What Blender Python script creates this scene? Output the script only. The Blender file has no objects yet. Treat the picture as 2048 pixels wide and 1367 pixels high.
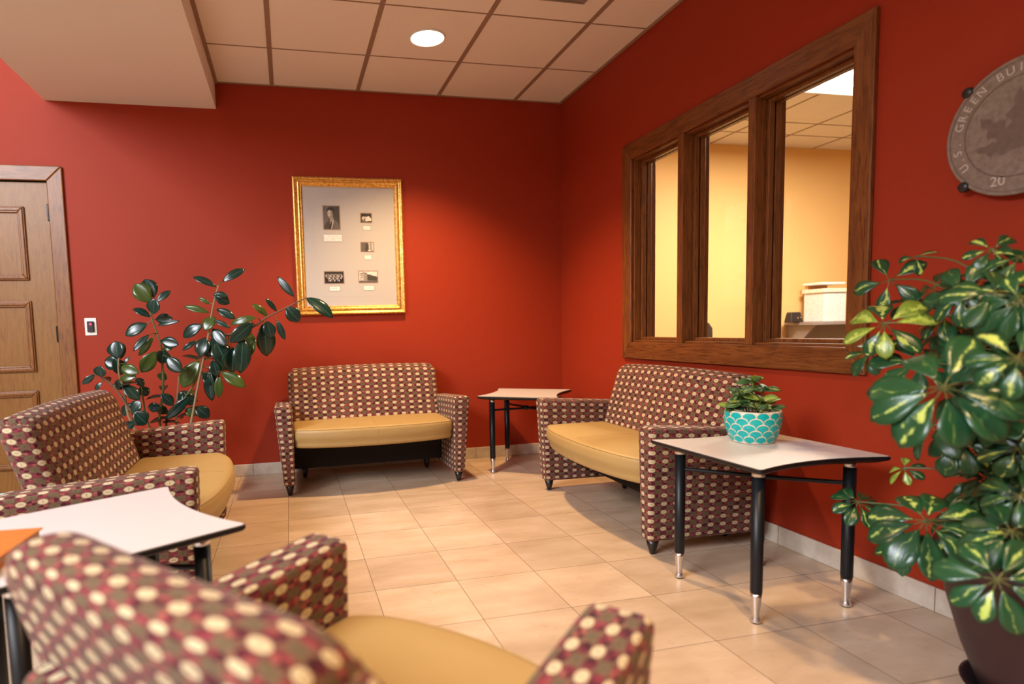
import bpy, bmesh, math, random
from mathutils import Vector, Matrix, Euler
PI = math.pi
C = bpy.context.scene.collection
SC = bpy.context.scene

# ------------------------------------------------------------------ camera
cam_d = bpy.data.cameras.new('camera'); cam = bpy.data.objects.new('camera', cam_d); C.objects.link(cam)
YAW, PITCH, ROLL = 0.22107, -0.08287, -0.02759
f_ = Vector((math.sin(YAW)*math.cos(PITCH), math.cos(YAW)*math.cos(PITCH), math.sin(PITCH)))
rt = Vector((math.cos(YAW), -math.sin(YAW), 0)); up = rt.cross(f_)
rt2 = rt*math.cos(ROLL) + up*math.sin(ROLL); up2 = -rt*math.sin(ROLL) + up*math.cos(ROLL)
M = Matrix((rt2, up2, -f_)).transposed().to_4x4(); M.translation = Vector((-2.1784, -4.5035, 1.0359))
cam.matrix_world = M
cam_d.sensor_width = 36.0; cam_d.lens = 1190.58/2048*36
cam_d.shift_x = (1024-847.78)/2048; cam_d.shift_y = (757.91-683.5)/2048
cam_d.clip_start = 0.02
cam_d.dof.use_dof = True; cam_d.dof.focus_distance = 3.0; cam_d.dof.aperture_fstop = 1.6
SC.camera = cam

# ------------------------------------------------------------------ world and exposure
w = bpy.data.worlds.new('world'); SC.world = w; w.use_nodes = True
bgn = w.node_tree.nodes['Background']
bgn.inputs[0].default_value = (0.80, 0.88, 1.0, 1); bgn.inputs[1].default_value = 0.8
SC.view_settings.view_transform = 'Standard'; SC.view_settings.look = 'None'
SC.view_settings.exposure = 0.25; SC.view_settings.gamma = 1.0
SC.view_settings.use_curve_mapping = False

# ------------------------------------------------------------------ daylight through the windows
def area(name, loc, direction, sx, sy, power, col):
    d = bpy.data.lights.new(name, 'AREA'); d.shape = 'RECTANGLE'; d.size = sx; d.size_y = sy
    d.energy = power; d.color = col
    o = bpy.data.objects.new(name, d); C.objects.link(o); o.location = loc
    o.rotation_euler = Vector(direction).to_track_quat('-Z', 'Y').to_euler()
    return o
area('daylight_left', (-6.10, -4.8, 3.55), (1, 0.10, -0.50), 2.7, 1.6, 430, (0.90, 0.93, 1.0))
area('daylight_rear', (-4.9, -6.70, 3.6), (0.1, 1, -0.60), 2.0, 1.55, 80, (0.90, 0.93, 1.0))
DL_COL = (1.0, 0.64, 0.30)
def spot(loc, power, cone=108, blend=0.5, col=DL_COL):
    d = bpy.data.lights.new('downlight_lamp', 'SPOT'); d.energy = power; d.color = col
    d.spot_size = math.radians(cone); d.spot_blend = blend; d.shadow_soft_size = 0.06
    o = bpy.data.objects.new('downlight_lamp', d); C.objects.link(o); o.location = loc
    return o
H = 2.792
spot((-1.28, -0.876, H-0.03), 260, 112, 0.75)
spot((-1.28, -4.53, H-0.03), 190, 112, 0.7)
area('office_light', (1.97, -1.0, H-0.07), (0, 0, -1), 1.1, 0.5, 150, (1.0, 0.90, 0.76))

# ------------------------------------------------------------------ helpers
def lin(c):
    return tuple(((x/255)/12.92 if x/255 <= 0.04045 else ((x/255+0.055)/1.055)**2.4) for x in c)
def tag(o, label=None, cat=None, group=None, kind=None):
    if label: o['label'] = label
    if cat: o['category'] = cat
    if group: o['group'] = group
    if kind: o['kind'] = kind
    return o
def obj(name, bm, m=None, parent=None, smooth=False):
    me = bpy.data.meshes.new(name)
    bmesh.ops.recalc_face_normals(bm, faces=bm.faces)
    bm.to_mesh(me); bm.free()
    for mm in (m if isinstance(m, (list, tuple)) else [m]):
        if mm: me.materials.append(mm)
    if smooth:
        for p in me.polygons: p.use_smooth = True
    o = bpy.data.objects.new(name, me); C.objects.link(o)
    if parent: o.parent = parent
    return o
def empty(name, loc=(0, 0, 0), rz=0, label=None, cat=None, group=None, kind=None):
    o = bpy.data.objects.new(name, None); C.objects.link(o); o.location = loc; o.rotation_euler = (0, 0, rz)
    o.empty_display_size = 0.1
    return tag(o, label, cat, group, kind)
def kids(o): return [c for c in bpy.data.objects if c.parent == o]
def dup(o, loc=None, rz=None, label=None, parent=None):
    c = o.copy(); C.objects.link(c)
    if parent is not None: c.parent = parent
    if loc is not None: c.location = loc
    if rz is not None: c.rotation_euler = (0, 0, rz)
    if label: c['label'] = label
    for k in kids(o): dup(k, parent=c)
    return c
def box(bm, x0, x1, y0, y1, z0, z1, mi=0):
    vs = [bm.verts.new(p) for p in ((x0,y0,z0),(x1,y0,z0),(x1,y1,z0),(x0,y1,z0),(x0,y0,z1),(x1,y0,z1),(x1,y1,z1),(x0,y1,z1))]
    for q in ((0,3,2,1),(4,5,6,7),(0,1,5,4),(1,2,6,5),(2,3,7,6),(3,0,4,7)):
        fc = bm.faces.new([vs[i] for i in q]); fc.material_index = mi
    return vs
def boxes(*bs):
    bm = bmesh.new()
    for b in bs: box(bm, *b)
    return bm
def bevel(o, wd=0.003, seg=2):
    m = o.modifiers.new('bevel', 'BEVEL'); m.width = wd; m.segments = seg; m.limit_method = 'ANGLE'; m.angle_limit = 0.7
    return o
def lathe(bm, prof, seg=32, c=(0, 0), mi=0, close=True):
    rings = []
    for r, z in prof:
        if r < 1e-5: rings.append([bm.verts.new((c[0], c[1], z))])
        else: rings.append([bm.verts.new((c[0]+r*math.cos(2*PI*k/seg), c[1]+r*math.sin(2*PI*k/seg), z)) for k in range(seg)])
    for a, b in zip(rings, rings[1:]):
        for k in range(seg):
            k2 = (k+1) % seg
            vs = []
            if len(a) == 1: vs = [a[0], b[k], b[k2]]
            elif len(b) == 1: vs = [a[k], b[0], a[k2]]
            else: vs = [a[k], b[k], b[k2], a[k2]]
            if len(a) == 1 and len(b) == 1: continue
            fc = bm.faces.new(vs); fc.material_index = mi
    return rings
def tube(bm, pts, rads, seg=8, mi=0, cap=True):
    pts = [Vector(p) for p in pts]; rings = []
    ref = Vector((0.13, 0.31, 1)).normalized()
    for i, p in enumerate(pts):
        t = (pts[min(i+1, len(pts)-1)]-pts[max(i-1, 0)]).normalized()
        a = t.cross(ref)
        if a.length < 0.05: a = t.cross(Vector((1, 0, 0)))
        a.normalize(); b = t.cross(a)
        r = rads[i] if isinstance(rads, (list, tuple)) else rads
        rings.append([bm.verts.new(p+a*r*math.cos(2*PI*k/seg)+b*r*math.sin(2*PI*k/seg)) for k in range(seg)])
    for q, s in zip(rings, rings[1:]):
        for k in range(seg): bm.faces.new([q[k], q[(k+1) % seg], s[(k+1) % seg], s[k]]).material_index = mi
    if cap:
        bm.faces.new(rings[0][::-1]).material_index = mi; bm.faces.new(rings[-1]).material_index = mi
def smoothpath(pts, n=4):
    P = [Vector(p) for p in pts]; out = []
    for i in range(len(P)-1):
        p0 = P[max(i-1, 0)]; p1 = P[i]; p2 = P[i+1]; p3 = P[min(i+2, len(P)-1)]
        for k in range(n):
            t = k/n
            out.append(0.5*((2*p1)+(p2-p0)*t+(2*p0-5*p1+4*p2-p3)*t*t+(3*p1-p0-3*p2+p3)*t**3))
    out.append(P[-1]); return out
def prism(bm, poly, z0, z1, axis='z', mi=0):
    def P(a, b, c): return (a, b, c) if axis == 'z' else ((a, c, b) if axis == 'y' else (c, a, b))
    lo = [bm.verts.new(P(a, b, z0)) for a, b in poly]; hi = [bm.verts.new(P(a, b, z1)) for a, b in poly]
    n = len(poly)
    bm.faces.new(lo[::-1]).material_index = mi; bm.faces.new(hi).material_index = mi
    for k in range(n): bm.faces.new([lo[k], lo[(k+1) % n], hi[(k+1) % n], hi[k]]).material_index = mi
def ring_grid(h, r, n):
    """samples along an axis of half size h, dense in the rounded ends"""
    a = [-h + r*(1-math.cos(t)) for t in (0, .35, .75, 1.15, PI/2)] if r > 0 else [-h]
    inner = [-(h-r) + (2*(h-r))*k/n for k in range(1, n)]
    return a + inner + [-x for x in reversed(a)]
def puff(name, c, size, r, n=(6, 6, 6), warp=None, mat=None, parent=None, uvoff=(0, 0)):
    """upholstered block: rounded box, warped, UV in metres (box projection of the unwarped shape)"""
    hx, hy, hz = (s/2 for s in size)
    bm = bmesh.new(); uvl = bm.loops.layers.uv.new('UVMap')
    gx, gy, gz = ring_grid(hx, r, n[0]), ring_grid(hy, r, n[1]), ring_grid(hz, r, n[2])
    cache = {}
    def V(p):
        k = (round(p[0], 6), round(p[1], 6), round(p[2], 6))
        if k in cache: return cache[k]
        q = Vector(p); inn = Vector((max(-(hx-r), min(hx-r, p[0])), max(-(hy-r), min(hy-r, p[1])), max(-(hz-r), min(hz-r, p[2]))))
        d = q-inn
        if d.length > 1e-7: q = inn + d.normalized()*r
        q = q + Vector(c)
        if warp: q = Vector(warp(q))
        v = bm.verts.new(q); cache[k] = v; return v
    def face(ps, uvs):
        vs = [V(p) for p in ps]
        if len(set(vs)) < 3: return
        try: fc = bm.faces.new(vs)
        except ValueError: return
        fc.smooth = True
        for l, u in zip(fc.loops, uvs): l[uvl].uv = (u[0]+uvoff[0], u[1]+uvoff[1])
    def grid(ga, gb, mk, uv):
        for a0, a1 in zip(ga, ga[1:]):
            for b0, b1 in zip(gb, gb[1:]):
                q = [(a0, b0), (a1, b0), (a1, b1), (a0, b1)]
                face([mk(*t) for t in q], [uv(*t) for t in q])
    cx, cy, cz = c
    for s in (-1, 1):
        grid(gx, gz, lambda a, b: (a, s*hy, b), lambda a, b: (cx+a, cz+b))
        grid(gy, gz, lambda a, b: (s*hx, a, b), lambda a, b: (cy+a, cz+b))
        if size[0] >= size[1]: grid(gx, gy, lambda a, b: (a, b, s*hz), lambda a, b: (cx+a, cz+s*hz+b+hy))
        else: grid(gy, gx, lambda a, b: (b, a, s*hz), lambda a, b: (cy+a, cz+s*hz+b+hx))
    return obj(name, bm, mat, parent, smooth=True)

# ------------------------------------------------------------------ materials
class NT:
    def __init__(s, name):
        s.m = bpy.data.materials.new(name); s.m.use_nodes = True; s.t = s.m.node_tree
        s.b = s.t.nodes['Principled BSDF']
    def n(s, typ, **k):
        o = s.t.nodes.new(typ)
        for a, v in k.items(): setattr(o, a, v)
        return o
    def l(s, a, b): s.t.links.new(a, b)
    def put(s, sock, v):
        if hasattr(v, 'is_linked') or isinstance(v, bpy.types.NodeSocket): s.l(v, sock)
        else: sock.default_value = v
    def math(s, op, a, b=0.0, c=None):
        o = s.n('ShaderNodeMath', operation=op); s.put(o.inputs[0], a); s.put(o.inputs[1], b)
        if c is not None: s.put(o.inputs[2], c)
        return o.outputs[0]
    def mix(s, f, a, b):
        o = s.n('ShaderNodeMix', data_type='RGBA'); s.put(o.inputs[0], f)
        s.put(o.inputs[6], a if not isinstance(a, tuple) else (*a, 1)); s.put(o.inputs[7], b if not isinstance(b, tuple) else (*b, 1))
        return o.outputs[2]
    def ramp(s, f, stops):
        o = s.n('ShaderNodeValToRGB'); s.l(f, o.inputs[0]); e = o.color_ramp.elements
        while len(e) < len(stops): e.new(0.5)
        for q, (p, c) in zip(e, stops): q.position = p; q.color = (*c, 1)
        return o.outputs[0]
    def noise(s, vec, scale, detail=3, rough=0.55, out='Fac'):
        o = s.n('ShaderNodeTexNoise'); o.inputs['Scale'].default_value = scale; o.inputs['Detail'].default_value = detail
        o.inputs['Roughness'].default_value = rough
        if vec is not None: s.l(vec, o.inputs['Vector'])
        return o.outputs[out]
    def coord(s, which='Object'): return s.n('ShaderNodeTexCoord').outputs[which]
    def pos(s): return s.n('ShaderNodeNewGeometry').outputs['Position']
    def map(s, v, sc=(1, 1, 1), loc=(0, 0, 0)):
        o = s.n('ShaderNodeMapping'); s.l(v, o.inputs[0]); o.inputs['Scale'].default_value = sc; o.inputs['Location'].default_value = loc
        return o.outputs[0]
    def sep(s, v):
        o = s.n('ShaderNodeSeparateXYZ'); s.l(v, o.inputs[0]); return o.outputs
    def comb(s, x, y, z=0.0):
        o = s.n('ShaderNodeCombineXYZ'); s.put(o.inputs[0], x); s.put(o.inputs[1], y); s.put(o.inputs[2], z); return o.outputs[0]
    def bump(s, h, st=0.2, dist=0.002):
        o = s.n('ShaderNodeBump'); o.inputs['Strength'].default_value = st; o.inputs['Distance'].default_value = dist
        s.l(h, o.inputs['Height']); s.l(o.outputs[0], s.b.inputs['Normal'])
    def col(s, v): s.put(s.b.inputs['Base Color'], (*v, 1) if isinstance(v, tuple) and len(v) == 3 else v)
    def set(s, **k):
        for a, v in k.items(): s.put(s.b.inputs[a.replace('_', ' ')], v)
        return s

def plain(name, c, rough=0.5, metal=0.0, nscale=60, namp=0.12, bump=0.05, spec=0.5):
    t = NT(name); v = t.coord(); nf = t.noise(v, nscale, 3)
    c2 = tuple(x*(1-namp) for x in c); c3 = tuple(min(1, x*(1+namp)) for x in c)
    t.col(t.ramp(nf, [(0.3, c2), (0.7, c3)])); t.set(Roughness=rough, Metallic=metal)
    t.b.inputs['Specular IOR Level'].default_value = spec
    if bump: t.bump(nf, bump, 0.001)
    return t.m

def wall_mat(name, c):
    t = NT(name); p = t.pos()
    nf = t.noise(p, 260, 3, 0.6); big = t.noise(p, 1.3, 2)
    t.col(t.mix(big, tuple(x*0.97 for x in c), tuple(x*1.03 for x in c))); t.set(Roughness=0.62)
    t.b.inputs['Specular IOR Level'].default_value = 0.3
    t.bump(nf, 0.25, 0.0015); return t.m
M_RED = wall_mat('red_wall_paint', (0.30, 0.026, 0.0055))
M_YEL = wall_mat('yellow_office_paint', (0.78, 0.49, 0.19))
M_WHITE = wall_mat('white_drywall_paint', (0.80, 0.76, 0.72))
M_TAN = wall_mat('tan_wall_paint', (0.40, 0.27, 0.17))

def wood(name, axis, c_dark, c_mid, c_light, rough=0.38, fine=1.0):
    t = NT(name); p = t.coord('Object')
    sc = {'x': (1.2, 16, 16), 'y': (16, 1.2, 16), 'z': (16, 16, 1.2)}[axis]
    q = t.map(p, tuple(s*fine for s in sc))
    n1 = t.noise(q, 1.0, 4, 0.55)
    wv = t.math('FRACT', t.math('MULTIPLY', n1, 7.0)); wv = t.math('ABSOLUTE', t.math('SUBTRACT', wv, 0.5)); wv = t.math('MULTIPLY', wv, 2.0)
    q2 = t.map(p, tuple(s*9 for s in sc)); pores = t.noise(q2, 1.0, 3, 0.6)
    col = t.mix(wv, c_mid, c_light)
    pr = t.math('LESS_THAN', pores, 0.43)
    col = t.mix(t.math('MULTIPLY', pr, 0.55), col, c_dark)
    big = t.noise(t.map(p, tuple(s*0.25 for s in sc)), 1.0, 2)
    col = t.mix(t.math('MULTIPLY', big, 0.35), col, c_dark)
    t.col(col); t.set(Roughness=rough); t.bump(pores, 0.12, 0.0008); return t.m
OD, OM, OL = (0.045, 0.011, 0.002), (0.165, 0.048, 0.010), (0.24, 0.082, 0.018)
M_WX, M_WY, M_WZ = (wood('oak_'+a, a, OD, OM, OL) for a in 'xyz')
M_DOOR = wood('door_veneer', 'z', (0.16, 0.058, 0.008), (0.225, 0.098, 0.015), (0.26, 0.120, 0.021), 0.42, 1.6)
DD, DM, DLt = (0.08, 0.024, 0.004), (0.20, 0.072, 0.013), (0.27, 0.105, 0.022)
M_DX, M_DZ = wood('door_oak_x', 'x', DD, DM, DLt), wood('door_oak_z', 'z', DD, DM, DLt)

def tile_floor():
    t = NT('floor_tile'); p = t.pos(); s = t.sep(p)
    u = t.math('DIVIDE', t.math('SUBTRACT', s[0], -2.565), 0.34025); v = t.math('DIVIDE', t.math('SUBTRACT', s[1], -0.8309), 0.3434)
    fu = t.math('ABSOLUTE', t.math('SUBTRACT', t.math('FRACT', u), 0.5)); fv = t.math('ABSOLUTE', t.math('SUBTRACT', t.math('FRACT', v), 0.5))
    g = t.math('GREATER_THAN', t.math('MAXIMUM', fu, fv), 0.4955)
    wn = t.n('ShaderNodeTexWhiteNoise'); t.l(t.comb(t.math('FLOOR', u), t.math('FLOOR', v)), wn.inputs['Vector'])
    off = t.n('ShaderNodeVectorMath', operation='MULTIPLY_ADD'); t.l(wn.outputs['Color'], off.inputs[0]); off.inputs[1].default_value = (7, 7, 7); t.l(p, off.inputs[2])
    q = t.map(off.outputs[0], (2.2, 6.0, 1)); n1 = t.noise(q, 1.3, 5, 0.62); n2 = t.noise(off.outputs[0], 26, 4, 0.7)
    base = t.ramp(n1, [(0.25, (0.44, 0.315, 0.205)), (0.5, (0.55, 0.41, 0.285)), (0.72, (0.63, 0.49, 0.36))])
    base = t.mix(t.math('MULTIPLY', t.math('GREATER_THAN', n2, 0.62), 0.22), base, (0.42, 0.26, 0.15))
    tone = t.math('MULTIPLY_ADD', wn.outputs['Value'], 0.16, 0.90)
    hs = t.n('ShaderNodeHueSaturation'); t.l(base, hs.inputs['Color']); t.l(tone, hs.inputs['Value'])
    t.col(t.mix(g, hs.outputs[0], (0.22, 0.15, 0.10)))
    t.set(Roughness=t.math('MULTIPLY_ADD', g, 0.4, 0.36)); t.b.inputs['Specular IOR Level'].default_value = 0.45
    t.bump(t.math('SUBTRACT', t.math('MULTIPLY', n2, 0.25), g), 0.35, 0.0015); return t.m
M_FLOOR = tile_floor()

def base_tile(name, axis):
    t = NT(name); p = t.pos(); s = t.sep(p)
    u = t.math('DIVIDE', t.math('ADD', s[0 if axis == 'x' else 1], 10.0 + (0.03 if axis == 'x' else 0.14)), 0.3434)
    fu = t.math('ABSOLUTE', t.math('SUBTRACT', t.math('FRACT', u), 0.5)); g = t.math('GREATER_THAN', fu, 0.494)
    n1 = t.noise(p, 14, 4, 0.65)
    base = t.ramp(n1, [(0.3, (0.46, 0.38, 0.30)), (0.7, (0.62, 0.54, 0.45))])
    t.col(t.mix(g, base, (0.22, 0.16, 0.11))); t.set(Roughness=0.45); return t.m

def ceiling_mat():
    t = NT('ceiling_tile'); p = t.pos(); n1 = t.noise(p, 150, 3, 0.7); n2 = t.noise(p, 420, 2, 0.6)
    c = t.mix(t.math('GREATER_THAN', n2, 0.66), (0.86, 0.80, 0.74), (0.62, 0.55, 0.49))
    t.col(t.mix(t.math('MULTIPLY', n1, 0.3), c, (0.74, 0.66, 0.59))); t.set(Roughness=0.9); t.bump(n2, 0.3, 0.001); return t.m
M_CEIL = ceiling_mat()

def fabric():
    t = NT('patterned_upholstery'); uv = t.coord('UV'); s = t.sep(uv)
    CU, CV = 0.0315, 0.0194
    u = t.math('DIVIDE', t.math('ADD', s[0], 6.3), CU); v = t.math('DIVIDE', t.math('ADD', s[1], 3.88), CV)
    i, j = t.math('FLOOR', u), t.math('FLOOR', v)
    fu, fv = t.math('SUBTRACT', t.math('FRACT', u), 0.5), t.math('SUBTRACT', t.math('FRACT', v), 0.5)
    r2 = t.math('ADD', t.math('POWER', t.math('ABSOLUTE', t.math('DIVIDE', fu, 0.485)), 2.0), t.math('POWER', t.math('ABSOLUTE', t.math('DIVIDE', fv, 0.47)), 2.0))
    inside = t.math('LESS_THAN', r2, 1.0)
    par = t.math('MODULO', t.math('ADD', i, j), 2.0)          # 0 token, 1 red
    rowp = t.math('MODULO', j, 2.0)                            # 0 cream row
    ori = t.math('MODULO', t.math('ADD', t.math('FLOOR', t.math('DIVIDE', i, 2.0)), t.math('FLOOR', t.math('DIVIDE', j, 2.0))), 2.0)
    afu, afv = t.math('ABSOLUTE', fu), t.math('ABSOLUTE', fv)
    lh = t.math('MULTIPLY', t.math('LESS_THAN', afv, 0.035), t.math('LESS_THAN', afu, 0.24))
    lv = t.math('MULTIPLY', t.math('LESS_THAN', afu, 0.022), t.math('LESS_THAN', afv, 0.26))
    line = t.math('ADD', t.math('MULTIPLY', lh, ori), t.math('MULTIPLY', lv, t.math('SUBTRACT', 1.0, ori)))
    wn = t.n('ShaderNodeTexWhiteNoise'); t.l(t.comb(t.math('FLOOR', t.math('MULTIPLY', u, 2.0)), t.math('FLOOR', t.math('MULTIPLY', v, 2.0))), wn.inputs['Vector'])
    red = t.ramp(wn.outputs['Value'], [(0.0, (0.030, 0.005, 0.008)), (0.35, (0.080, 0.010, 0.018)), (0.65, (0.18, 0.024, 0.036)), (1.0, (0.28, 0.085, 0.065))])
    tok = t.mix(rowp, (0.52, 0.43, 0.265), (0.115, 0.083, 0.044))
    tok = t.mix(line, tok, (0.05, 0.02, 0.02))
    ins = t.mix(par, tok, red)
    bg = t.mix(t.math('MULTIPLY', t.math('GREATER_THAN', wn.outputs['Value'], 0.5), 0.6), (0.16, 0.080, 0.050), (0.05, 0.020, 0.015))
    col = t.mix(inside, bg, ins)
    weave = t.noise(t.map(uv, (1, 1, 1)), 900, 2, 0.6)
    hs = t.n('ShaderNodeHueSaturation'); t.l(col, hs.inputs['Color']); t.l(t.math('MULTIPLY_ADD', weave, 0.5, 0.75), hs.inputs['Value'])
    t.col(hs.outputs[0]); t.set(Roughness=0.85); t.b.inputs['Specular IOR Level'].default_value = 0.2
    t.b.inputs['Sheen Weight'].default_value = 0.08
    t.bump(weave, 0.25, 0.0008); return t.m
M_FAB = fabric()
def vinyl():
    t = NT('mustard_vinyl'); p = t.coord(); n = t.noise(p, 420, 2, 0.6); b = t.noise(p, 5, 2)
    t.col(t.mix(b, (0.38, 0.245, 0.085), (0.43, 0.285, 0.105))); t.set(Roughness=0.5); t.bump(n, 0.15, 0.0008); return t.m
M_SEAT = vinyl()
M_CLOTH = plain('black_cloth', (0.012, 0.009, 0.010), 0.9)
M_LEG = plain('dark_stained_wood', (0.012, 0.009, 0.009), 0.3)
M_BLK = plain('black_metal', (0.007, 0.008, 0.010), 0.4, 0.0, spec=0.3)
M_EDGE = plain('black_edge_band', (0.010, 0.009, 0.010), 0.4, spec=0.3)
M_CHROME = plain('brushed_chrome', (0.72, 0.72, 0.74), 0.28, 1.0, 200, 0.05, 0.02)
M_LAM = plain('pale_laminate', (0.62, 0.585, 0.57), 0.36, 0, 300, 0.03, 0.02)
M_GOLD = None
def gold():
    t = NT('gilt_moulding'); p = t.coord(); q = t.map(p, (60, 60, 60)); n = t.noise(q, 1.0, 3, 0.7)
    t.col(t.ramp(n, [(0.3, (0.42, 0.19, 0.035)), (0.55, (0.80, 0.48, 0.13)), (0.75, (0.95, 0.70, 0.32))])); t.set(Roughness=0.33, Metallic=0.75)
    t.bump(n, 0.3, 0.002); return t.m
M_GOLD = gold()
def glass(name, rough=0.0, tint=(1, 1, 1)):
    t = NT(name); nt = t.t
    nt.nodes.remove(t.b)
    tr = t.n('ShaderNodeBsdfTransparent'); tr.inputs[0].default_value = (*tint, 1)
    gl = t.n('ShaderNodeBsdfGlossy'); gl.inputs['Roughness'].default_value = rough
    fr = t.n('ShaderNodeFresnel'); fr.inputs[0].default_value = 1.5; bf = t.n('ShaderNodeNewGeometry').outputs['Backfacing']
    mx = t.n('ShaderNodeMixShader'); t.l(t.math('MULTIPLY', fr.outputs[0], t.math('SUBTRACT', 1.0, bf)), mx.inputs[0]); t.l(tr.outputs[0], mx.inputs[1]); t.l(gl.outputs[0], mx.inputs[2])
    t.l(mx.outputs[0], nt.nodes['Material Output'].inputs[0]); return t.m
M_GLASS = glass('window_glass')
def emis(name, c, s):
    t = NT(name); t.col(tuple(c)); t.b.inputs['Emission Color'].default_value = (*c, 1); t.b.inputs['Emission Strength'].default_value = s; return t.m
M_GRID = plain('ceiling_grid_metal', (0.30, 0.20, 0.14), 0.6)
M_PLASTIC_W = plain('white_plastic', (0.80, 0.80, 0.78), 0.35)
M_BLACKP = plain('black_plastic', (0.015, 0.016, 0.018), 0.35)
M_GREY = plain('grey_laminate', (0.30, 0.25, 0.22), 0.5)
M_SOIL = plain('potting_soil', (0.03, 0.02, 0.013), 0.95, 0, 90, 0.5, 0.8)
# ------------------------------------------------------------------ the room
st = lambda o, **k: tag(o, kind='structure', **k)
fl = st(obj('floor', boxes((-7, 0, -7.6, 0, -0.1, 0)), M_FLOOR))
fo = st(obj('floor_office', boxes((0.0, 4.6, -5.2, 0.9, -0.1, 0)), plain('office_carpet', (0.10, 0.08, 0.07), 0.95)))
DX0, DX1, DZ1 = -4.62, -3.702, 2.087          # door opening
st(obj('wall_back', boxes((-7, DX0, 0, 0.14, 0, 4.7), (DX0, DX1, 0, 0.14, DZ1, 4.7), (DX1, 0.0, 0, 0.14, 0, 4.7)), M_RED))
WY0, WY1, WZ0, WZ1 = -1.033, -2.557, 0.920, 2.072  # window opening in the right wall
WT = 0.15
st(obj('wall_right', boxes((0, WT, -5.2, WY1, 0, 3.0), (0, WT, WY1, WY0, 0, WZ0), (0, WT, WY1, WY0, WZ1, 3.0), (0, WT, WY0, 0.92, 0, 3.0)), [M_RED]))
# left wall and rear wall with daylight windows
st(obj('wall_left', boxes((-6.3, -6.14, -7.6, -6.2, 0, 4.7), (-6.3, -6.14, -2.8, 0, 0, 4.7), (-6.3, -6.14, -6.2, -2.8, 0, 2.75), (-6.3, -6.14, -6.2, -2.8, 4.45, 4.7)), M_TAN))
st(obj('wall_rear', boxes((-7, -6.0, -6.9, -6.74, 0, 4.7), (-3.8, 0.15, -6.9, -6.74, 0, 4.7), (-6.0, -3.8, -6.9, -6.74, 0, 2.75), (-6.0, -3.8, -6.9, -6.74, 4.45, 4.7)), M_TAN))
st(obj('wall_right_rear', boxes((0, 0.15, -6.9, -5.2, 0, 3.0)), M_RED))
def day_window(name, x0, x1, y0, y1, n, along):
    r = st(empty(name, ((x0+x1)/2, (y0+y1)/2, 2.75)))
    lx, ly = r.location.x, r.location.y
    bm = bmesh.new(); a0, a1 = (x0, x1) if along == 'x' else (y0, y1)
    def bb(p0, p1, z0, z1, d=0.06):
        if along == 'x': box(bm, p0-lx, p1-lx, (y0+y1)/2-d/2-ly, (y0+y1)/2+d/2-ly, z0-2.75, z1-2.75)
        else: box(bm, (x0+x1)/2-d/2-lx, (x0+x1)/2+d/2-lx, p0-ly, p1-ly, z0-2.75, z1-2.75)
    bb(a0, a1, 2.75, 2.81); bb(a0, a1, 4.39, 4.45)
    for k in range(n+1):
        p = a0+(a1-a0)*k/n; q0 = max(a0, p-0.035); q1 = min(a1, p+0.035); bb(q0, q1, 2.81, 4.39)
    obj('window_frame', bm, M_PLASTIC_W, r)
    g = bmesh.new()
    if along == 'x': box(g, x0-lx, x1-lx, -0.004, 0.004, 0.03, 1.67)
    else: box(g, -0.004, 0.004, y0-ly, y1-ly, 0.03, 1.67)
    obj('glass_pane', g, M_GLASS, r)
day_window('window_2', -6.26, -6.2, -6.2, -2.8, 4, 'y')
day_window('window_3', -6.0, -3.8, -6.86, -6.8, 3, 'x')
# ceilings
st(obj('ceiling', boxes((-2.599, 0, -6.74, 0, H, H+0.1)), M_CEIL))
st(obj('ceiling_soffit', boxes((-3.675, -2.600, -6.74, 0, 2.610, 4.62)), M_WHITE))
st(obj('ceiling_upper', boxes((-7, -3.676, -7.6, 0, 4.62, 4.7)), M_WHITE))
bm = bmesh.new(); xs = []
x = -0.3851
while x > -2.59: xs.append(x); x -= 0.6096
for x in xs: box(bm, x-0.014, x+0.014, -6.74, -0.012, H-0.004, H-0.0001)
y = -0.5717
while y > -6.7:
    px = [-2.595]+[t for q in sorted(xs) for t in (q-0.014, q+0.014)]+[-0.014]
    for a, b in zip(px[::2], px[1::2]): box(bm, a, b, y-0.004, y+0.004, H-0.003, H-0.0001)
    y -= 0.6096
box(bm, -0.014, -0.0005, -6.74, 0, H-0.012, H-0.0001); box(bm, -2.595, -0.014, -0.012, -0.0005, H-0.006, H-0.0001)
box(bm, -2.599, -2.580, -6.74, -0.012, H-0.014, H-0.0001)
st(obj('trim_1', bm, M_GRID))
bevel(st(obj('baseboard_back', boxes((-3.598, -0.012, -0.011, -0.0005, 0.0005, 0.087)), base_tile('base_tile_x', 'x'))), 0.003)
bevel(st(obj('baseboard_right', boxes((-0.011, -0.0005, -5.2, -0.0005, 0.0005, 0.087)), base_tile('base_tile_y', 'y'))), 0.003)

# ------------------------------------------------------------------ the door
d = st(empty('door_1', (DX1, 0, 0)))
slab = bevel(obj('door_slab', boxes((DX0-DX1+0.003, -0.003, 0.012, 0.055, 0.006, DZ1-0.004)), M_DOOR, d), 0.002)
def panel(x0, x1, z0, z1):
    bm = bmesh.new()
    for (ins, wd, th) in ((0, 0.042, 0.014), (0.008, 0.022, 0.022)):
        a0, a1, b0, b1 = x0+ins, x1-ins, z0+ins, z1-ins; w_ = wd
        for q in (((a0, b0), (a1, b0), (a1-w_, b0+w_), (a0+w_, b0+w_)), ((a0, b1), (a0+w_, b1-w_), (a1-w_, b1-w_), (a1, b1)),
                  ((a0, b0), (a0+w_, b0+w_), (a0+w_, b1-w_), (a0, b1)), ((a1, b0), (a1, b1), (a1-w_, b1-w_), (a1-w_, b0+w_))):
            prism(bm, q, 0.0125-th, 0.0125, 'y')
    bevel(obj('panel_moulding', bm, M_DZ, d), 0.005, 3)
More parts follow.
